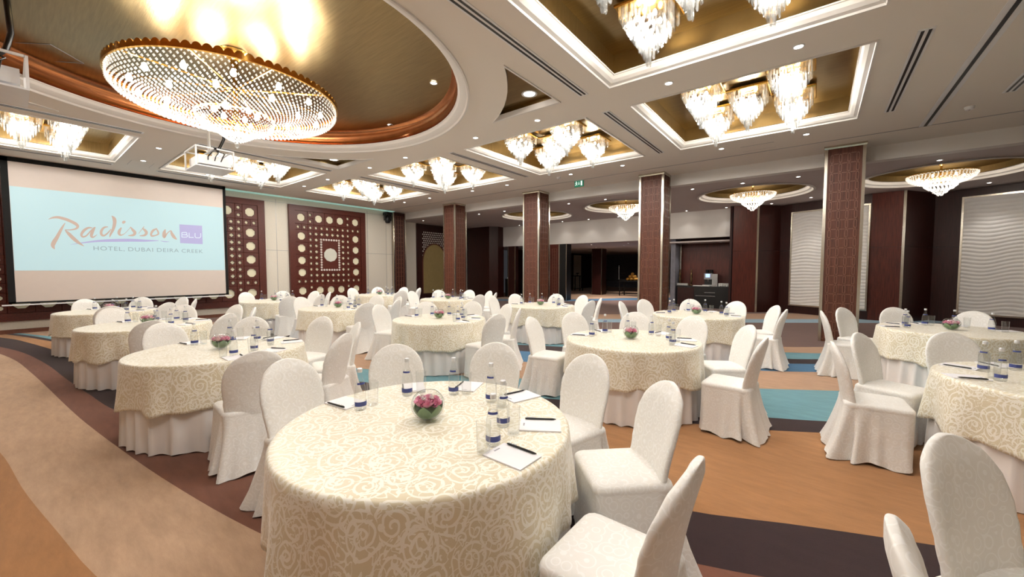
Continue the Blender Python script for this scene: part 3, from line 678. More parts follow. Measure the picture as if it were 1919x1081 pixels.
# ================================================================== SCREEN, PROJECTORS, LIGHTS
XS = -14.9
sc = thing('projection_screen', 'large black-bordered projection screen showing a pale blue hotel logo slide', 'screen', (XS, 0, 0))
MB().box(-.012, 0, .03, 4.235, .78, 4.185).build('fabric', 'screen', sc)
bo = MB(); bo.box(-.014, .004, -.06, .05, .76, 4.19); bo.box(-.014, .004, 4.215, 4.29, .76, 4.19); bo.box(-.014, .004, -.06, 4.29, 4.09, 4.19); bo.box(-.014, .004, -.06, 4.29, .76, .80)
bo.build('border', 'blackfab', sc)
MB().box(-.03, .03, -.16, 4.36, .715, .745).build('bottom_bar', 'whitep', sc)
pic = MB().box(.0, .003, .055, 4.205, 1.544, 3.516).build('picture', 'picture', sc)
def spt(X_, Y_, z=.004):       # logo traced on the screen plane
    p = onX(80+X_/5.997, 390+Y_/5.997, XS); return (p.y, p.z)
def stroke(b, pts, d=.006):
    # smooth polyline with pen width
    P_ = []
    for i in range(len(pts)-1):
        p0, p1, p2, p3 = pts[max(i-1, 0)], pts[i], pts[i+1], pts[min(i+2, len(pts)-1)]
        for k in range(5):
            t = k/5
            P_.append(tuple(.5*((2*p1[c])+(-p0[c]+p2[c])*t+(2*p0[c]-5*p1[c]+4*p2[c]-p3[c])*t*t+(-p0[c]+3*p1[c]-3*p2[c]+p3[c])*t**3) for c in range(3)))
    P_.append(pts[-1]); le = []; ri = []
    for i, (x, y, w) in enumerate(P_):
        a = P_[max(i-1, 0)]; c = P_[min(i+1, len(P_)-1)]; dx, dy = c[0]-a[0], c[1]-a[1]; L_ = math.hypot(dx, dy) or 1
        w = max(w, 2)/2
        le.append(spt(x-dy/L_*w, y+dx/L_*w)); ri.append(spt(x+dy/L_*w, y-dx/L_*w))
    n = len(le)
    b.add([(d, y, z) for y, z in le]+[(d, y, z) for y, z in ri], [(i, i+1, n+i+1, n+i) for i in range(n-1)])
b = MB()
for st_ in ([(65,125,4),(110,108,20),(170,103,28),(250,122,32),(320,150,32),(375,180,34),(394,208,30),(370,232,20),(310,244,12),(250,243,8)],
            [(252,165,6),(215,225,28),(165,320,42),(115,410,50),(135,460,8)],
            [(250,246,8),(290,285,34),(340,335,40),(400,385,32),(466,428,4)],
            [(558,222,8),(510,222,22),(460,255,32),(435,298,28),(452,322,20),(492,308,16),(540,255,14),(580,215,10)],
            [(590,213,12),(560,265,34),(547,308,34),(567,326,18),(612,296,4)],
            [(735,210,8),(690,218,22),(660,255,30),(660,295,28),(690,308,20),(730,280,16),(768,236,10)],
            [(775,86,6),(803,120,40),(808,170,40),(790,240,32),(762,295,22),(752,328,6)],
            [(894,166,22),(912,157,32),(930,150,14)],
            [(885,218,12),(862,255,34),(858,285,32),(880,303,16),(925,282,6),(992,210,6)],
            [(985,210,8),(1012,245,28),(1036,275,34),(1018,302,26),(960,309,6)],
            [(1078,285,5),(1112,240,7),(1140,206,9)], [(1118,225,10),(1148,248,28),(1166,276,32),(1145,304,24),(1088,311,6)],
            [(1285,228,10),(1240,252,26),(1218,290,24),(1228,312,20),(1268,306,14),(1300,288,18),(1292,256,18),(1275,230,8)],
            [(1378,238,10),(1365,280,40),(1366,325,30),(1400,282,12),(1438,254,12),(1450,285,30),(1474,322,34),(1506,352,10)]):
    stroke(b, st_)
b.build('script_lettering', 'ptaupe', pic)
b = MB(); stroke(b, [(310,410,2),(480,385,14),(640,368,24),(800,362,32),(1000,360,32),(1150,365,24),(1302,366,6)], .005); stroke(b, [(1322,367,3),(1370,376,10),(1422,377,3)], .005)
b.build('swash', 'plilac', pic)
qd = [spt(*p) for p in ((1535,182),(1790,198),(1798,405),(1545,392))]
MB().add([(.005, y, z) for y, z in qd], [(0,3,2,1)]).build('logo_square', 'plilac', pic)
b = MB()
for st_ in ([(1563,325,9),(1563,273,9)], [(1560,275,9),(1600,273,9),(1618,278,9),(1618,292,9),(1600,298,9),(1563,298,9)], [(1563,299,9),(1605,300,9),(1626,306,9),(1622,322,9),(1600,326,9),(1560,324,9)],
            [(1645,275,9),(1645,330,9)], [(1641,328,9),(1696,330,9)], [(1712,280,9),(1712,315,9),(1722,331,9),(1745,333,9),(1765,332,9),(1775,318,9),(1775,282,9)]):
    stroke(b, st_, .008)
b.build('square_lettering', 'pwhite', pic)
def text_mesh(txt, name, material, size):
    cu = bpy.data.curves.new(name, 'FONT'); cu.body = txt; cu.size = size; cu.space_character = 1.12
    o = bpy.data.objects.new(name, cu); COL.objects.link(o)
    dg = bpy.context.evaluated_depsgraph_get(); me = bpy.data.meshes.new_from_object(o.evaluated_get(dg))
    COL.objects.unlink(o); bpy.data.objects.remove(o)
    me.name = name; me.materials.clear(); me.materials.append(MT[material]); return me
def place_text(txt, y0, y1, z, capw, parent, x, material, name):
    me = text_mesh(txt, name, material, 1.0)
    xs_ = [v.co.x for v in me.vertices]; ys_ = [v.co.y for v in me.vertices]
    x0, x1_ = min(xs_), max(xs_); hmax = .729
    for v in me.vertices: v.co = (0, y0+(v.co.x-x0)/(x1_-x0)*(y1-y0), z+v.co.y/hmax*capw)
    return put(me, name, parent, (x, 0, 0))
for w_, x0_, x1_, y_ in (('HOTEL,', 572, 920, 472), ('DUBAI', 962, 1240, 482), ('DEIRA', 1285, 1530, 490), ('CREEK', 1562, 1800, 499)):
    a_, c_ = spt(x0_, y_), spt(x1_, y_+3); place_text(w_, a_[0], c_[0], a_[1], .112, pic, .006, 'pgrey', 'caption_word')

# projectors hung in open frames
def projector(loc, rz, label, drop):
    t = thing('projector', label, 'projector', loc, rz, 'ceiling projectors')
    MB().box(-.36, .36, -.3, .3, -.02, 0).build('tray', 'whitep', t)
    b = MB().box(-.30, .30, -.24, .24, .04, .2); b.build('body', 'whitep', t)
    MB().lathe([(.06, 0), (.06, .05), (.045, .06)], 14).build('lens', 'black', t, (.1, 0, .12)).rotation_euler = (0, -PI/2, 0)
    for sx in (-1, 1):
        for sy in (-1, 1): MB().box(sx*.35-.012, sx*.35+.012, sy*.29-.012, sy*.29+.012, 0, .34).build('frame_post', 'whitep', t)
    fr = MB(); fr.box(-.36, .36, -.3, -.275, .32, .345); fr.box(-.36, .36, .275, .3, .32, .345); fr.box(-.36, -.335, -.3, .3, .32, .345); fr.box(.335, .36, -.3, .3, .32, .345); fr.box(-.36, .36, -.02, .02, .32, .345)
    fr.build('top_frame', 'whitep', t)
    for dx in (-.06, .06): MB().tube([(dx, 0, .34), (dx*.4, 0, drop)], .014, 6).build('hanger', 'whitep', t)
    MB().tube([(.1, .1, .36), (.06, .16, .45), (.16, .2, .6), (.12, .18, drop)], .026, 8).build('cable', 'black', t, smooth=True)
    for k in range(3): MB().tube([(.30, -.1+.1*k, .12), (.38, -.12+.12*k, .16+.03*k), (.36, -.05+.1*k, .26), (.2, .05, .34)], .009, 5).build('wire', 'black', t)
    return t
projector((-9.3, 2.44, 3.49), .0, 'white projector in hanging frame below the dome rim, facing the screen', 1.10)
projector((-7.05, -.10, 3.50), .0, 'white projector in hanging frame with black cable under the gold dome', 1.09)

# chandeliers of hanging crystal bars below a square brass plate
def crystal_bars(tiers):
    b = MB(); rnd = random.Random(3)
    for h, zt, ln, w in tiers:
        n = max(2, int(2*h/w))
        for side in range(4):
            for i in range(n):
                s_ = -h + 2*h*(i+.5)/n; jz = rnd.uniform(-.012, .006)
                x, y = [(s_, -h), (h, s_), (-s_, h), (-h, -s_)][side]
                a = side*PI/2 + rnd.uniform(-.2, .2); c_, s2_ = math.cos(a), math.sin(a); ww, dd = w*.37, .007
                pr = [(-ww, -dd), (ww, -dd), (ww, dd), (-ww, dd)]
                ring_ = lambda k, z: [(x+(px*c_-py*s2_)*k, y+(px*s2_+py*c_)*k, z) for px, py in pr]
                b.loft([ring_(1, zt), ring_(1, zt-ln+jz+.02), ring_(.45, zt-ln+jz)])
    return b
TIERS = [(.255, 0, .13, .034), (.225, -.06, .14, .034), (.19, -.14, .13, .034), (.155, -.20, .13, .034), (.12, -.265, .12, .034), (.085, -.33, .12, .032), (.05, -.40, .13, .030), (.02, -.47, .13, .028)]
TI_ME = [crystal_bars([q_]).mesh('crystal_tier', 'crystalup' if k_ < 2 else 'crystal') for k_, q_ in enumerate(TIERS)]
PLATE = MB().loft([[(-k,-k,z),(k,-k,z),(k,k,z),(-k,k,z)] for k, z in ((.29, .0), (.30, .012), (.30, .035), (.27, .05))]).mesh('brass_plate', 'brass')
BULB = MB().lathe([(.0, -.03), (.018, -.02), (.024, 0), (.016, .022), (.010, .035)], 8, cap0=False).mesh('bulb', 'bulb', True)
ZT = ZP-.075
def square_chandelier(x, y, label, group, power):
    t = thing('crystal_chandelier', label, 'chandelier', (x, y, ZT), 0, group)
    pt_ = put(PLATE, 'brass_plate', t, (0, 0, 0))
    for k, me in enumerate(TI_ME): put(me, 'crystal_tier', t)
    for sx, sy in ((-1, -1), (1, -1), (1, 1), (-1, 1)): put(BULB, 'bulb', pt_, (sx*.09, sy*.09, -.09))
    lamp('lamp_light', t, (0, 0, -.17), power, .07)
    return t
CPOS = [('centre', 0, 0), ('screen-and-dome corner', -.59, -.59), ('dome corner', .59, -.59), ('column corner', .59, .59), ('screen-and-column corner', -.59, .59)]
CNAME = ['coffer between dome and ceiling track', 'fourth column-row coffer', 'third column-row coffer', 'second column-row coffer', 'first column-row coffer', 'coffer between dome and screen edge', 'coffer above the screen', 'unseen coffer added for light']
for (cx, cy), nm in zip(COF, CNAME):
    for w, dx, dy in CPOS:
        square_chandelier(cx+dx, cy+dy, 'square crystal chandelier, %s of the %s' % (w, nm), 'square crystal chandeliers in the coffers', LAMP_W)

# the great bowl chandelier under the dome
gc = thing('bowl_chandelier', 'huge shallow bowl chandelier of crystal beads with scalloped gilt rim under the dome', 'chandelier', (-6.56, 2.05, 0))
ZR = 4.0; RR = 1.29
def bead_net(prof, nper, r0, swag=0.0):
    b = MB(); oct_f = [(0,2,4),(2,1,4),(1,3,4),(3,0,4),(2,0,5),(1,2,5),(3,1,5),(0,3,5)]
    for k, (r, z) in enumerate(prof):
        n = max(6, int(nper*r))
        for i in range(n):
            a = 2*PI*(i+.5*(k % 2))/n; s_ = swag*math.sin(a*10)**2
            x, y, zz = r*math.cos(a), r*math.sin(a), z-s_
            b.add([(x+r0, y, zz), (x-r0, y, zz), (x, y+r0, zz), (x, y-r0, zz), (x, y, zz+r0*1.25), (x, y, zz-r0*1.25)], oct_f)
    return b
def prof_line(P_, step):
    out = []
    for (r0, z0), (r1, z1) in zip(P_, P_[1:]):
        n = max(1, int(math.hypot(r1-r0, z1-z0)/step))
        out += [(r0+(r1-r0)*i/n, z0+(z1-z0)*i/n) for i in range(n)]
    return out
bowl = [(RR, ZR-.02), (RR, ZR-.10), (RR-.05, ZR-.16), (RR-.20, ZR-.23), (RR-.42, ZR-.285), (.62, ZR-.325), (.46, ZR-.34)]
o = bead_net(prof_line(bowl, .034), 24.5*2*PI/1.29*.78, .0155).build('bead_bowl', 'crystal2', gc); o['kind'] = 'stuff'
o = bead_net(prof_line([(.47, ZR-.30), (.455, ZR-.36), (.40, ZR-.43), (.30, ZR-.475), (.20, ZR-.50)], .022), 130, .012).build('inner_bead_bowl', 'crystal2', gc); o['kind'] = 'stuff'
o = bead_net(prof_line([(.22, ZR-.50), (.20, ZR-.53), (.12, ZR-.58), (.05, ZR-.615), (.02, ZR-.64)], .02), 140, .011).build('bottom_bead_dish', 'crystal2', gc); o['kind'] = 'stuff'
MB().lathe([(.0, -.035), (.02, -.028), (.03, 0), (.02, .028), (0, .035)], 12, cap0=False, cap1=False).build('finial', 'crystal', gc, (0, 0, ZR-.67), smooth=True)
rim = MB(); rim.loft([ring(RR+.01, ZR-.02, 90), ring(RR+.03, ZR-.015, 90), ring(RR+.03, ZR+.03, 90), ring(RR-.0, ZR+.03, 90)], True, False, False)
rim.build('gilt_rim', 'brass', gc, smooth=True, angle=.6)
sca = MB(); NS = 84
for i in range(NS):
    a0 = 2*PI*i/NS; R_ = RR+.028
    pts = [(R_*math.cos(a0+2*PI/NS*t), R_*math.sin(a0+2*PI/NS*t), ZR+.03+.042*math.sin(PI*t)**.7) for t in [k/6 for k in range(7)]]
    bs = [(x, y, ZR+.02) for x, y, z in pts]; inn = [(x*.985, y*.985, z) for x, y, z in pts]
    sca.add(pts+bs+inn, [(k, k+1, 8+k, 7+k) for k in range(6)] + [(k+1, k, 14+k, 15+k) for k in range(6)])
o = sca.build('gilt_scallops', 'brass', gc); o['kind'] = 'stuff'
fr = MB()
for i in range(10):
    a = 2*PI*i/10; fr.tube([(.06*math.cos(a), .06*math.sin(a), ZR+.1), (.6*math.cos(a), .6*math.sin(a), ZR+.06), (RR*math.cos(a), RR*math.sin(a), ZR)], .010, 6)
fr.build('brass_spokes', 'brass', gc)
MB().loft([ring(.45, ZR-.285, 40), ring(.47, ZR-.285, 40), ring(.47, ZR-.27, 40), ring(.45, ZR-.27, 40)], True, False, False).build('inner_ring', 'brass', gc)
MB().lathe([(.05, ZR-.3), (.03, ZR-.2), (.03, ZR+.3), (.05, ZR+.5), (.16, ZR+.56), (.2, ZR+.6)], 16).build('stem', 'brass', gc, smooth=True, angle=.7)
GB = MB().lathe([(.0, -.045), (.026, -.03), (.034, 0), (.022, .03), (.012, .05)], 10, cap0=False).mesh('bulb', 'bulb', True)
for r, n, z in ((1.08, 14, -.10), (.78, 8, -.15), (.25, 6, -.22)):
    for i in range(n):
        a = 2*PI*(i+.3)/n; put(GB, 'bulb', gc, (r*math.cos(a), r*math.sin(a), ZR+z))
for i in range(8):
    a = 2*PI*i/8; lamp('lamp_light', gc, (.85*math.cos(a), .85*math.sin(a), ZR-.07), LAMP_W*.24, .12)
lamp('lamp_light', gc, (0, 0, ZR-.40), LAMP_W*.4, .08)

# bowl chandeliers of the side room
def net_mesh(P_, nper, r0, nm, m='crystal2'): return bead_net(prof_line(P_, .035), nper, r0).mesh(nm, m)
sb1 = net_mesh([(.60, .0), (.60, -.03), (.56, -.10), (.45, -.17), (.28, -.22)], 90, .021, 'bead_bowl')
sb2 = net_mesh([(.30, -.20), (.28, -.27), (.20, -.34), (.12, -.38)], 90, .020, 'inner_bead_bowl')
sb3 = net_mesh([(.14, -.38), (.12, -.42), (.06, -.46), (.02, -.52)], 90, .018, 'bottom_bead_dish')
sr = MB().loft([ring(.61, .0, 48), ring(.63, .005, 48), ring(.63, .025, 48), ring(.60, .03, 48)], True, False, False).mesh('gilt_rim', 'brass', True)
for i, (cx, cy) in enumerate(LREC):
    t = thing('bowl_chandelier', 'small crystal bowl chandelier in the %s round side-room recess from the screen wall' % ORD[i], 'chandelier', (cx, cy, ZL-.02), 0, 'side-room bowl chandeliers')
    for me in (sb1, sb2, sb3): put(me, me.name.split('.')[0], t)['kind'] = 'stuff'
    put(sr, 'gilt_rim', t); MB().lathe([(.02, -.2), (.02, .22), (.08, .3), (.1, .34)], 12).build('stem', 'brass', t)
    for k in range(6): put(BULB, 'bulb', t, (.38*math.cos(k*PI/3), .38*math.sin(k*PI/3), -.06))
    lamp('lamp_light', t, (0, 0, -.14), LAMP_W*.75, .12, (1, .92, .82)); lamp('lamp_light', t, (0, 0, .07), LAMP_W*.3, .15, (1, .92, .82))

# recessed downlights
dl_ring = MB().loft([ring(.062, 0, 20), ring(.062, -.008, 20), ring(.048, -.010, 20), ring(.044, .0, 20)], True, False, False).mesh('trim_ring', 'whitep', True)
dl_lens = MB().lathe([(.044, -.004), (.044, -.001)], 20).mesh('lens', 'lens')
def downlight(x, y, z, label, group, sc_=1.0, spot=0.0):
    t = thing('downlight', label, 'downlight', (x, y, z), 0, group)
    a = put(dl_ring, 'trim_ring', t); c = put(dl_lens, 'lens', t); a.scale = c.scale = (sc_, sc_, 1)
    if spot: lamp('spot_light', t, (0, 0, -.03), spot, .04, (1, .94, .86), 'SPOT', 1.5)
    return t
for i, x in enumerate((-12.9, -11.4, -9.22, -7.73, -5.47, -3.98, -1.74, -.26)): downlight(x, 5.82, ZC, 'round downlight, %s from screen wall, between dome and column-row coffers' % ORD[i], 'downlights between dome and coffers', 1, 8)
for i, x in enumerate((-12.9, -11.4, -9.22, -7.73, -5.47, -3.98, -1.74, -.26)): downlight(x, 9.64, ZC, 'round downlight, %s from screen wall, between coffers and columns' % ORD[i], 'downlights between coffers and columns', 1, 8)
for x, w in ((-12.95, 'nearer the screen'), (-11.35, 'nearer the dome')): downlight(x, 2.08, ZC, 'round downlight between the two screen-side coffers, the one '+w, 'downlights beside the screen', 1, 8)
for x, y, w in ((-5.0, 4.34, 'second'), (-7.14, 5.0, 'third'), (-9.1, 4.05, 'fourth'), (-3.9, 1.6, 'first')): downlight(x, y, ZC+.392, 'round downlight in the gold dome, %s along the copper rim towards the screen' % w, 'downlights in the gold dome')
for i, (u, v) in enumerate(((992, 176), (625, 299))):
    p = onZ(u, v, ZC+.115); downlight(p.x, p.y, ZC+.118, ('large round downlight in the corner recess on the camera side', 'large round downlight in the corner recess on the screen side')[i].replace('camera', 'room'), None, 2.0, 10)
for i, x in enumerate((-15.0, -11.36, -9.98, -7.04, -5.65, -2.94, -1.68, -.46, 1.97)): downlight(x, 12.28, ZL, 'round side-ceiling downlight just behind the columns, %s from screen wall' % ORD[i], 'side-ceiling downlights behind the columns', .9, 5)
for i, x in enumerate((-12.55, -9.92, -8.51, -7.06, -4.21, -2.79, -1.37)): downlight(x, 16.7, ZL, 'round side-ceiling downlight along the white far wall, %s from screen side' % ORD[i], 'side-ceiling downlights along the far wall', .9, 7)
for x, y, w in ((-.25, 16.1, 'wave panel behind the fourth column'), (3.56, 16.3, 'largest white wave panel')): downlight(x, y, ZL, 'round downlight washing the '+w, 'downlights over the wave panels', .9, 26)
for i, (x, y) in enumerate(((-6.0, 18.0), (-9.2, 18.4), (-7.3, 18.5), (-8.2, 20.2), (-10.2, 21), (-7.2, 22.5), (-9.3, 25))): downlight(x, y, 2.83, 'small downlight in the buffet room ceiling, %s counting back from the doorway' % ORD[i], 'buffet room downlights', .9, 150)
for x, w in ((-4.3, 'figurines'), (-3.1, 'stacked cups')): downlight(x, 17.5, 2.66, 'small downlight in the coffee alcove ceiling above the '+w, 'coffee alcove downlights', .9, 14)

# wall spotlight, exit sign, ceiling fittings
ms = thing('stage_light', 'black moving-head stage light on a bracket high by the pilaster', 'stage light', (XW+.22, 10.5, 3.98))
MB().box(-.22, .02, -.04, .04, .12, .16).build('bracket', 'black', ms); MB().box(-.16, .16, -.14, .14, .02, .13).build('base', 'black', ms)
for s_ in (-1, 1): MB().box(-.05, .05, s_*.15-.02, s_*.15+.02, -.24, .06).build('yoke', 'black', ms)
MB().lathe([(.08, -.34), (.11, -.30), (.125, -.16), (.11, -.05), (.06, -.0)], 14).build('head', 'black', ms, smooth=True)
ex = thing('exit_sign', 'green running-man exit sign hung below the ceiling near the columns', 'sign', (-5.68, 10.5, 4.02))
MB().box(-.15, .15, 0, .025, 0, .2).build('plate', 'green', ex); MB().box(-.01, .01, .0, .02, .2, .185).build('hanger', 'grey', ex)
pm = MB()
def quad(b, pts, y=-.003): b.add([(x, y, z) for x, z in pts], [tuple(range(len(pts)))])
quad(pm, ngon(-.085, .155, .014, 8)); quad(pm, [(-.10, .138), (-.075, .138), (-.068, .095), (-.09, .09)]); quad(pm, [(-.078, .10), (-.05, .075), (-.052, .045), (-.064, .045), (-.064, .07), (-.09, .09)])
quad(pm, [(-.092, .095), (-.076, .09), (-.10, .05), (-.128, .05), (-.128, .062), (-.108, .062)]); quad(pm, [(-.10, .135), (-.128, .11), (-.12, .10), (-.095, .122)]); quad(pm, [(-.075, .135), (-.052, .105), (-.04, .112), (-.068, .138)])
pm.build('running_figure', 'swhite', ex)
am = MB(); quad(am, [(-.006, .15), (.010, .15), (.010, .09), (-.006, .09)]); quad(am, [(-.024, .095), (.028, .095), (.002, .05)]); am.build('arrow', 'swhite', ex)
dm = MB(); quad(dm, [(.06, .165), (.11, .165), (.11, .035), (.06, .035)]); dm.build('doorway_mark', 'swhite', ex)
for u, v, w in ((1047, 332, 'near the exit sign'), (1817, 200, 'beyond the ceiling track')):
    p = onZ(u, v, ZC); t = thing('smoke_detector', 'small white smoke detector on the ceiling '+w, 'detector', (p.x, p.y, ZC))
    MB().lathe([(.03, -.05), (.05, -.045), (.055, -.02), (.06, -.02), (.06, 0)], 16).build('housing', 'whitep', t, smooth=True, angle=.6); MB().lathe([(.012, -.054), (.012, -.05)], 8).build('sensor', 'grey', t)
for x, y, w in ((-1.1, 10.0, 'by the fourth carved column'), (2.9, 9.9, 'beyond the ceiling track'), (-13.4, 2.1, 'between the screen and its coffers')):
    t = thing('ceiling_hatch', 'flush square ceiling access panel '+w, 'hatch', (x, y, ZC)); MB().box(-.3, .3, -.2, .2, -.003, .004).build('panel', 'ceil', t)
    MB().box(-.305, .305, -.205, -.2, -.004, .002).build('joint', 'grey', t); MB().box(-.305, .305, .2, .205, -.004, .002).build('joint', 'grey', t)

# ================================================================== TABLES AND CHAIRS
TR = .745; TZ = .765
def cloth_mesh(seed):
    rnd = random.Random(seed); b = MB(); n = 168
    ph = [rnd.random()*6.28 for _ in range(6)]; drop = .385
    fold = []
    for i in range(n):
        a = 2*PI*i/n
        f = .55*math.sin(9*a+ph[0]+.8*math.sin(2*a+ph[1])) + .35*math.sin(14*a+ph[2]+.6*math.sin(3*a+ph[3])) + .2*math.sin(23*a+ph[4])
        fold.append(f)
    rings = []; uv = []
    def add(r, z, arc, k):
        rg = []
        for i in range(n):
            a = 2*PI*i/n; rr = r + k*(.028+.036*fold[i]); zz = z - (.022*fold[i]*k*k if k > 0 else 0)
            rg.append((rr*math.cos(a), rr*math.sin(a), zz)); uv.append((arc*math.cos(a)+seed*3.1, arc*math.sin(a)+seed*1.7))
        rings.append(rg)
    for r in (.02, .2, .4, .6, .70, .735): add(r, TZ, r, 0)
    add(TR-.002, TZ-.004, TR, 0); add(TR+.004, TZ-.014, TR+.01, .02)
    for k in range(1, 15):
        t = k/14; add(TR+.006, TZ-.014-drop*t, TR+.02+drop*t, t**1.1)
    # hem turned in for thickness
    last = rings[-1]; rings.append([(x*.995, y*.995, z) for x, y, z in last]); uv += uv[-n:]
    b.loft(rings, True, True, False); b.uv = uv
    b.f[-1] = b.f[-1]
    return b.mesh('tablecloth', 'brocade', True)
def skirt_mesh(seed):
    rnd = random.Random(seed+50); b = MB(); n = 200; ph = [rnd.random()*6.28 for _ in range(5)]
    rings = []
    for k in range(13):
        t = k/12; z = TZ-.03-(TZ-.034)*t; rg = []
        for i in range(n):
            a = 2*PI*i/n; s_ = math.sin(15*a+ph[0]+1.2*math.sin(2*a+ph[1])+.6*math.sin(5*a+ph[2])); f = (1-abs(s_)**.75)*2-1
            f2 = math.sin(31*a+ph[3]+math.sin(4*a))
            r = TR-.012+.018*t+ (t**.8)*(.026*f+.006*f2)
            zz = z + (.0 if k < 12 else .006*(f2+1))
            rg.append((r*math.cos(a), r*math.sin(a), zz))
        rings.append(rg)
    b.loft(rings, True, False, False)
    return b.mesh('underskirt', 'skirt', True)
CL = [cloth_mesh(k) for k in range(4)]; SK = [skirt_mesh(k) for k in range(3)]
TOP = MB().lathe([(TR-.02, TZ-.035), (TR-.01, TZ-.03), (TR-.01, TZ-.008), (TR-.02, TZ-.006)], 48).mesh('tabletop', 'woodcol')
LEG = MB().tube([(0, 0, 0), (0, 0, TZ-.03)], .018, 8).mesh('leg', 'steel')

def rrect(hx, y0, y1, rad, n=10):
    pts = []
    for cx, cy, a0 in ((hx-rad, y1-rad, 0), (-hx+rad, y1-rad, PI/2), (-hx+rad, y0+rad, PI), (hx-rad, y0+rad, 1.5*PI)):
        for i in range(n): pts.append((cx+rad*math.cos(a0+PI/2*i/(n-1)), cy+rad*math.sin(a0+PI/2*i/(n-1))))
    return pts
def resample(P_, n):
    P_ = P_+[P_[0]]; L_ = [0]
    for a, c in zip(P_, P_[1:]): L_.append(L_[-1]+math.hypot(c[0]-a[0], c[1]-a[1]))
    out = []; k = 0
    for i in range(n):
        d = L_[-1]*i/n
        while L_[k+1] < d: k += 1
        t = (d-L_[k])/(L_[k+1]-L_[k] or 1); out.append((P_[k][0]+(P_[k+1][0]-P_[k][0])*t, P_[k][1]+(P_[k+1][1]-P_[k][1])*t))
    return out
SEAT = .465
def chair_parts(seed):
    rnd = random.Random(seed+9); ph = [rnd.random()*6.28 for _ in range(8)]; n = 96
    # skirt: falls from the seat edge, trains out at the rear corners with a deep pleat
    rings = []
    for k in range(15):
        t = k/14; z = (SEAT-.012)*(1-t)+.004*t
        hx = .215+.03*t+.025*t*t; yf = .195+.004*t; yb = -.232-.015*t-.095*t**1.6
        base = resample(rrect(hx, yb, yf, .045+.03*t), n); rg = []
        for i, (x, y) in enumerate(base):
            a = math.atan2(y, x); d = math.hypot(x, y)
            f = .010*math.sin(11*a+ph[0])+.006*math.sin(19*a+ph[1])+.012*math.sin(5*a+ph[2])
            off = f*t**1.3
            for ca, cs in ((math.atan2(-.19, .235), 1), (math.atan2(-.19, -.235), 1)):
                da = (a-ca+PI) % (2*PI)-PI
                off += t*(.055*math.exp(-((abs(da)-.17)/.085)**2) - .085*math.exp(-(da/.055)**2))
            rg.append((x+x/d*off, y+y/d*off, z + (.012*(1+math.sin(7*a+ph[3]))*t**6 if t > .5 else 0)))
        rings.append(rg)
    sk = MB().loft(rings, True, False, False)
    # seat pad: padded top, crisp edge
    st = MB(); rings = []
    for s_, z in ((1.0, SEAT-.03), (1.012, SEAT-.012), (.99, SEAT+.004), (.94, SEAT+.014), (.75, SEAT+.022), (.4, SEAT+.026), (.06, SEAT+.027)):
        rings.append([(x*s_, (y+.008)*s_-.008, z) for x, y in resample(rrect(.216, -.232, .198, .05), 64)])
    st.loft(rings, True, False, True)
    # back: rounded head, leaning and gently hollowed, cloth gathered at its sides
    bk = MB(); rings = []; zb, zt = SEAT-.03, .945; m = 44
    for k in range(25):
        t = k/24; t2 = 1-(1-t)**1.6 if k else 0
        z = zb+(zt-zb)*t2; h = (z-.70)/(zt-.70)
        w = .198+.022*min(1, (z-zb)/.24) if h <= 0 else .220*math.sqrt(max(0, 1-h**2.3))
        w = max(w, .012); th = .030*(1 if h < .7 else max(.25, 1-(h-.7)*2.0))
        yc = -.205-.02*t2-.085*t2**1.4; rg = []
        for i in range(m):
            a = 2*PI*i/m; c_, s_ = math.cos(a), math.sin(a)
            x = w*math.copysign(abs(c_)**.55, c_); y = th*math.copysign(abs(s_)**.7, s_)
            bow = .045*(x/.22)**2*(1-.4*t2)
            wr = .0035*math.sin(z*70+ph[4]+3*math.sin(x*9))*(abs(c_)**3) + .004*math.sin(x*22+z*14+ph[5])*(1-t2)
            rg.append((x+math.copysign(wr, c_)*.6, yc+y+bow+wr*.5, z))
        rings.append(rg)
    bk.loft(rings, True, False, True)
    return sk.mesh('skirt', 'chair', True), st.mesh('seat_cover', 'chair', True), bk.mesh('back_cover', 'chair', True)
CHV = [chair_parts(k) for k in range(4)]
def chair(c, ang, r, label, group, v, twist=0.0):
    rc = max(r, 1.325)-.30; a = math.radians(ang)
    t = thing('covered_chair', label, 'chair', (c[0]+rc*math.cos(a), c[1]+rc*math.sin(a), 0), a+PI/2+twist, group)
    for nm, me in zip(('skirt', 'seat_cover', 'back_cover'), CHV[v % len(CHV)]): put(me, nm, t)
    return t

# table ware
bp_ = [(.0, .002), (.030, .0), (.034, .006), (.034, .105), (.032, .125), (.022, .165), (.0135, .19), (.012, .205), (.012, .222)]
BOT = MB().lathe(bp_, 20, cap0=False, cap1=False).mesh('glass_body', 'glass', True)
WAT = MB().lathe([(.0, .007), (.0315, .008), (.0315, .105), (.0295, .124), (.020, .163), (.0, .166)], 16, cap0=False, cap1=False).mesh('water', 'water', True)
def wrap(r0, z0, r1, z1, half, n=12): return MB().grid(lambda u, v: ((r0+(r1-r0)*v)*math.cos((u-.5)*2*half), (r0+(r1-r0)*v)*math.sin((u-.5)*2*half), z0+(z1-z0)*v), n, 1)
LAB = wrap(.0347, .026, .0347, .052, 1.5).mesh('blue_label', 'label', True)
NEC = wrap(.0262, .150, .0236, .161, 1.1, 8).mesh('neck_label', 'label', True)
CAPM = MB().lathe([(.0135, .218), (.0145, .220), (.0145, .238), (.012, .241)], 16).mesh('cap', 'cap', True, .6)
GLS = MB().lathe([(.0, .006), (.026, .008), (.0275, .012), (.0325, .142), (.034, .142), (.030, .0), (.0, .0)], 22, cap0=False, cap1=False).mesh('tumbler', 'glass', True, .7)
PADM = MB().box(-.105, .105, -.074, .074, 0, .006).mesh('sheets', 'paper')
LOGO = MB().box(-.004, .004, -.018, .018, 0, .0003).mesh('pad_logo', 'ink')
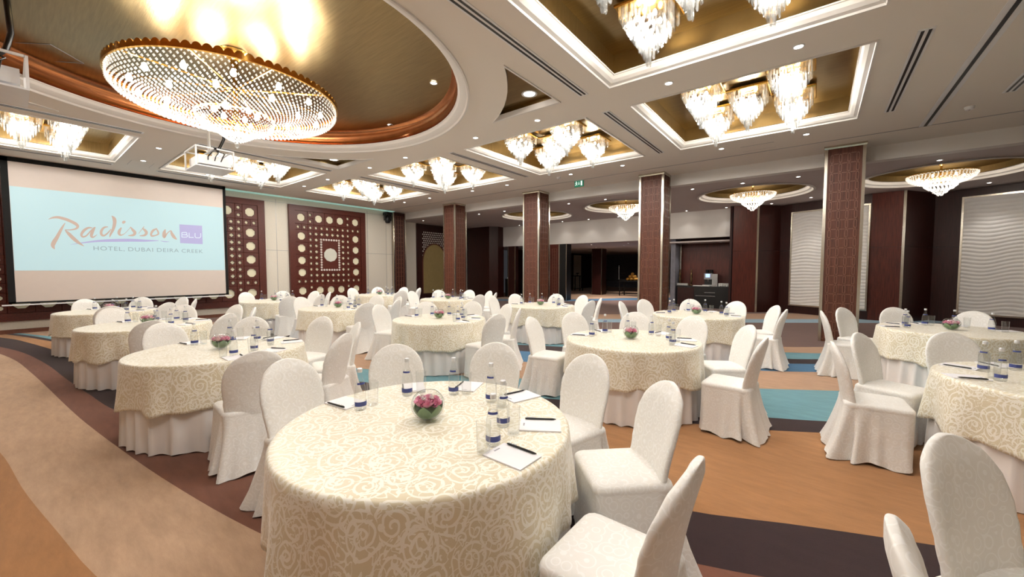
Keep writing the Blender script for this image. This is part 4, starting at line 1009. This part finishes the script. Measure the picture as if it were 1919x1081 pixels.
PENM = MB().lathe([(.0015, 0), (.0042, .012), (.0050, .02), (.0054, .155), (.0036, .165)], 8).mesh('barrel', 'pen', True)
CLIP = MB().box(.005, .0075, -.0015, .0015, .11, .158).mesh('clip', 'steel')
bw = MB(); Rb = .090
bwp = [(Rb*math.sin(a), .082-Rb*.92*math.cos(a)) for a in [PI*i/16 for i in range(2, 14)]]
BWL = MB().lathe([(.0, bwp[0][1]+.001)]+bwp+[(bwp[-1][0]-.003, bwp[-1][1])], 28, cap0=False, cap1=False).mesh('bowl', 'bowlglass', True)
def rose_mesh():
    b = MB()
    for k, (r, zt, n, fl) in enumerate(((.006, .020, 3, 1.0), (.011, .019, 4, 1.1), (.017, .015, 5, 1.25), (.022, .008, 5, 1.45), (.026, -.001, 6, 1.55))):
        for i in range(n):
            a0 = 2*PI*i/n+k*.7; da = 2*PI/n*1.05
            ts = (0, .25, .5, .75, 1)
            mid = [(r*math.cos(a0+(t-.5)*da), r*math.sin(a0+(t-.5)*da), zt-.010) for t in ts]
            top = [(r*fl*math.cos(a0+(t-.5)*da*.8), r*fl*math.sin(a0+(t-.5)*da*.8), zt+.003*math.sin(PI*t)-.004*(1-math.sin(PI*t))) for t in ts]
            bot = [(r*.4*math.cos(a0+(t-.5)*da), r*.4*math.sin(a0+(t-.5)*da), -.018) for t in ts]
            b.add(bot+mid+top, [(q+i_, q+i_+1, q+6+i_, q+5+i_) for q in (0, 5) for i_ in range(4)])
    return b
RO1 = rose_mesh().mesh('rose', 'rose'); RO2 = rose_mesh().mesh('rose', 'rose2')
def leaf_pt(u, v):
    th = .2+1.5*v; wd = .62*math.sin(PI*min(1, .10+.88*v))**.8; a = (u-.5)*2*wd; rr = .081
    return (rr*math.sin(th)*math.sin(a), rr*math.sin(th)*math.cos(a), .006-.076*math.cos(th)+.004*math.cos((u-.5)*PI))
lf = MB().grid(leaf_pt, 6, 8)
LEAF = lf.mesh('leaf', 'leaf', True)
fb = MB()
for k in range(9): fb.lathe([(.0, -.005), (.006, 0), (.0, .005)], 6, (random.uniform(-.014, .014), random.uniform(-.014, .014), random.uniform(0, .01)), False, False)
FIL = fb.mesh('filler_blossom', 'bloom', True)

GROWS = {'aisle': 'aisle-row', 'middle': 'middle-row', 'column': 'column-row'}
TABLES = [  # centre, row, order from the screen wall, seat list (angle, back radius)
 ((-10.92, 1.16), 'aisle', 0), ((-7.79, 1.22), 'aisle', 1), ((-4.79, 1.30), 'aisle', 2), ((-1.63, 1.36), 'aisle', 3), ((1.5, 1.36), 'aisle', 4),
 ((-11.1, 4.18), 'middle', 0), ((-8.0, 4.25), 'middle', 1), ((-4.90, 4.33), 'middle', 2), ((-1.69, 4.43), 'middle', 3), ((1.50, 4.56), 'middle', 4),
 ((-11.05, 7.26), 'column', 0), ((-7.97, 7.36), 'column', 1), ((-4.92, 7.36), 'column', 2), ((-1.70, 7.60), 'column', 3), ((1.44, 7.73), 'column', 4)]
SEATS = {3: [(188, 1.33), (152, 1.30), (115, 1.31), (77, 1.31), (41, 1.34), (2, 1.29)], 8: [(188, 1.24), (151, 1.23), (110, 1.33), (73, 1.30), (35, 1.33), (-7, 1.33)],
         2: [(190, 1.20), (150, 1.20), (108, 1.20), (70, 1.22), (32, 1.33), (-7, 1.38)], 13: [(189, 1.37), (154, 1.22), (107, 1.32), (70, 1.26), (30, 1.24), (-3, 1.28)],
         14: [(185, 1.38), (147, 1.28), (107, 1.36), (71, 1.28), (33, 1.3)], 9: [(186, 1.38), (151, 1.31), (109, 1.25), (72, 1.3)], 4: [(181, 1.31), (143, 1.37)],
         12: [(188, 1.25), (153, 1.15), (107, 1.20), (72, 1.25), (27, 1.24), (-5, 1.22)], 7: [(192, 1.22), (150, 1.15), (109, 1.18), (70, 1.25), (32, 1.3), (-5, 1.35)]}
DEFS = [(189, 1.27), (150, 1.25), (109, 1.25), (72, 1.27), (31, 1.3), (-6, 1.33)]
# measured on the fourth aisle table, reused with small shifts elsewhere: bottle, glass, pad (angle offset from seat, radius)
SET = [((198, .46), (187, .45), (193, .62)), ((157, .47), (146, .49), (150, .61)), ((119, .44), (109, .46), (114, .61)), ((80, .43), (65, .43), (75, .63)), ((26, .41), (20, .47), (30, .60)), ((358, .47), (348, .50), (355, .61))]
vi = 0
for ti, (c, row, k) in enumerate(TABLES):
    rnd = random.Random(100+ti)
    ref = '%s %s table from screen wall' % (ORD[k], GROWS[row])
    t = thing('banquet_table', 'round banquet table with white floor-length skirt, %s' % ref, 'table', (c[0], c[1], 0), rnd.random()*6.28 if ti != 3 else .4, 'round banquet tables')
    put(TOP, 'tabletop', t); put(SK[ti % 3], 'underskirt', t)
    for q_ in range(4): put(LEG, 'leg', t, (.5*math.cos(q_*PI/2+.7), .5*math.sin(q_*PI/2+.7), 0))
    cl = put(CL[ti % 4], 'tablecloth', None, (c[0], c[1], .0015), rnd.random()*6.28)
    tag(cl, 'champagne scroll brocade overlay cloth on the %s' % ref, 'tablecloth', 'brocade overlay cloths')
    for s_, (ang, r) in enumerate(SEATS.get(ti, DEFS)):
        chair(c, ang+rnd.uniform(-1, 1), r, 'ivory covered chair, %s seat from screen end, %s' % (ORD[s_], ref), 'covered banquet chairs', vi, rnd.uniform(-.05, .05)); vi += 1
    if ti == 4: continue
    z0 = TZ+.0022
    g = tag(put(BWL, 'fish_bowl_vase', None, (c[0]-.01, c[1], z0)), 'round clear glass bowl at the centre of the %s' % ref, 'vase', 'rose bowls')
    po = thing('rose_posy', 'pink rose posy with green leaves, %s' % ref, 'flowers', (c[0]-.01, c[1], z0+.075), rnd.random()*6, 'rose posies')
    for q_ in range(7):
        a = q_*2*PI/6 if q_ < 6 else 0; rr = .043 if q_ < 6 else 0
        o = put(RO1 if (q_ % 3) or ti == 3 else RO2, 'rose', po, (rr*math.cos(a), rr*math.sin(a), .025+(.012 if q_ == 6 else 0)), a); o.rotation_euler = (.35*math.sin(a)*-1, .35*math.cos(a), a); o.scale = (.95, .95, 1.1)
    for q_ in range(6): put(LEAF, 'leaf', po, (0, 0, 0), q_*2*PI/6+.3)
    for q_ in range(4): put(FIL, 'filler_blossom', po, (.03*math.cos(q_*1.6+.5), .03*math.sin(q_*1.6+.5), .045))
    rot = 0 if ti == 3 else rnd.uniform(-4, 4)
    for s_, (bq, gq, pq) in enumerate(SET):
        if ti in (9, 14) and s_ >= 5: continue
        where = '%s setting from screen end, %s' % (ORD[s_], ref)
        def pol(a, r): a = math.radians(a+rot+(0 if ti == 3 else rnd.uniform(-.8, .8))); return (c[0]+r*math.cos(a), c[1]+r*math.sin(a))
        x, y = pol(*bq)
        bt = thing('water_bottle', 'blue-labelled water bottle, %s' % where, 'bottle', (x, y, z0), math.atan2(-y, -x)+rnd.uniform(-.7, .7), 'water bottles on the tables')
        gb_ = put(BOT, 'glass_body', bt); put(WAT, 'water', gb_); put(LAB, 'blue_label', gb_); put(NEC, 'neck_label', gb_); put(CAPM, 'cap', bt)
        x, y = pol(gq[0] - (4 if s_ == 4 else 0), gq[1]+(.0 if s_ != 4 else .02))
        tag(put(GLS, 'tumbler', None, (x, y, z0)), 'clear tumbler, %s' % where, 'glass', 'tumblers on the tables')
        x, y = pol(*pq); aa = math.atan2(y-c[1], x-c[0])
        rz = aa + rnd.uniform(-.12, .12)
        pd = thing('notepad', 'white notepad, %s' % where, 'notepad', (x, y, z0), rz, 'notepads on the tables')
        put(PADM, 'sheets', pd); put(LOGO, 'pad_logo', pd, (-.085, .0, .006))
        pn = thing('ballpoint_pen', 'black ballpoint pen, %s' % where, 'pen', (x-.068*math.sin(rz)+.083*math.cos(rz), y+.068*math.cos(rz)+.083*math.sin(rz), z0+.006+.0056), 0, 'pens on the notepads')
        pn.rotation_euler = (0, -PI/2, rz)
        put(PENM, 'barrel', pn); put(CLIP, 'clip', pn)
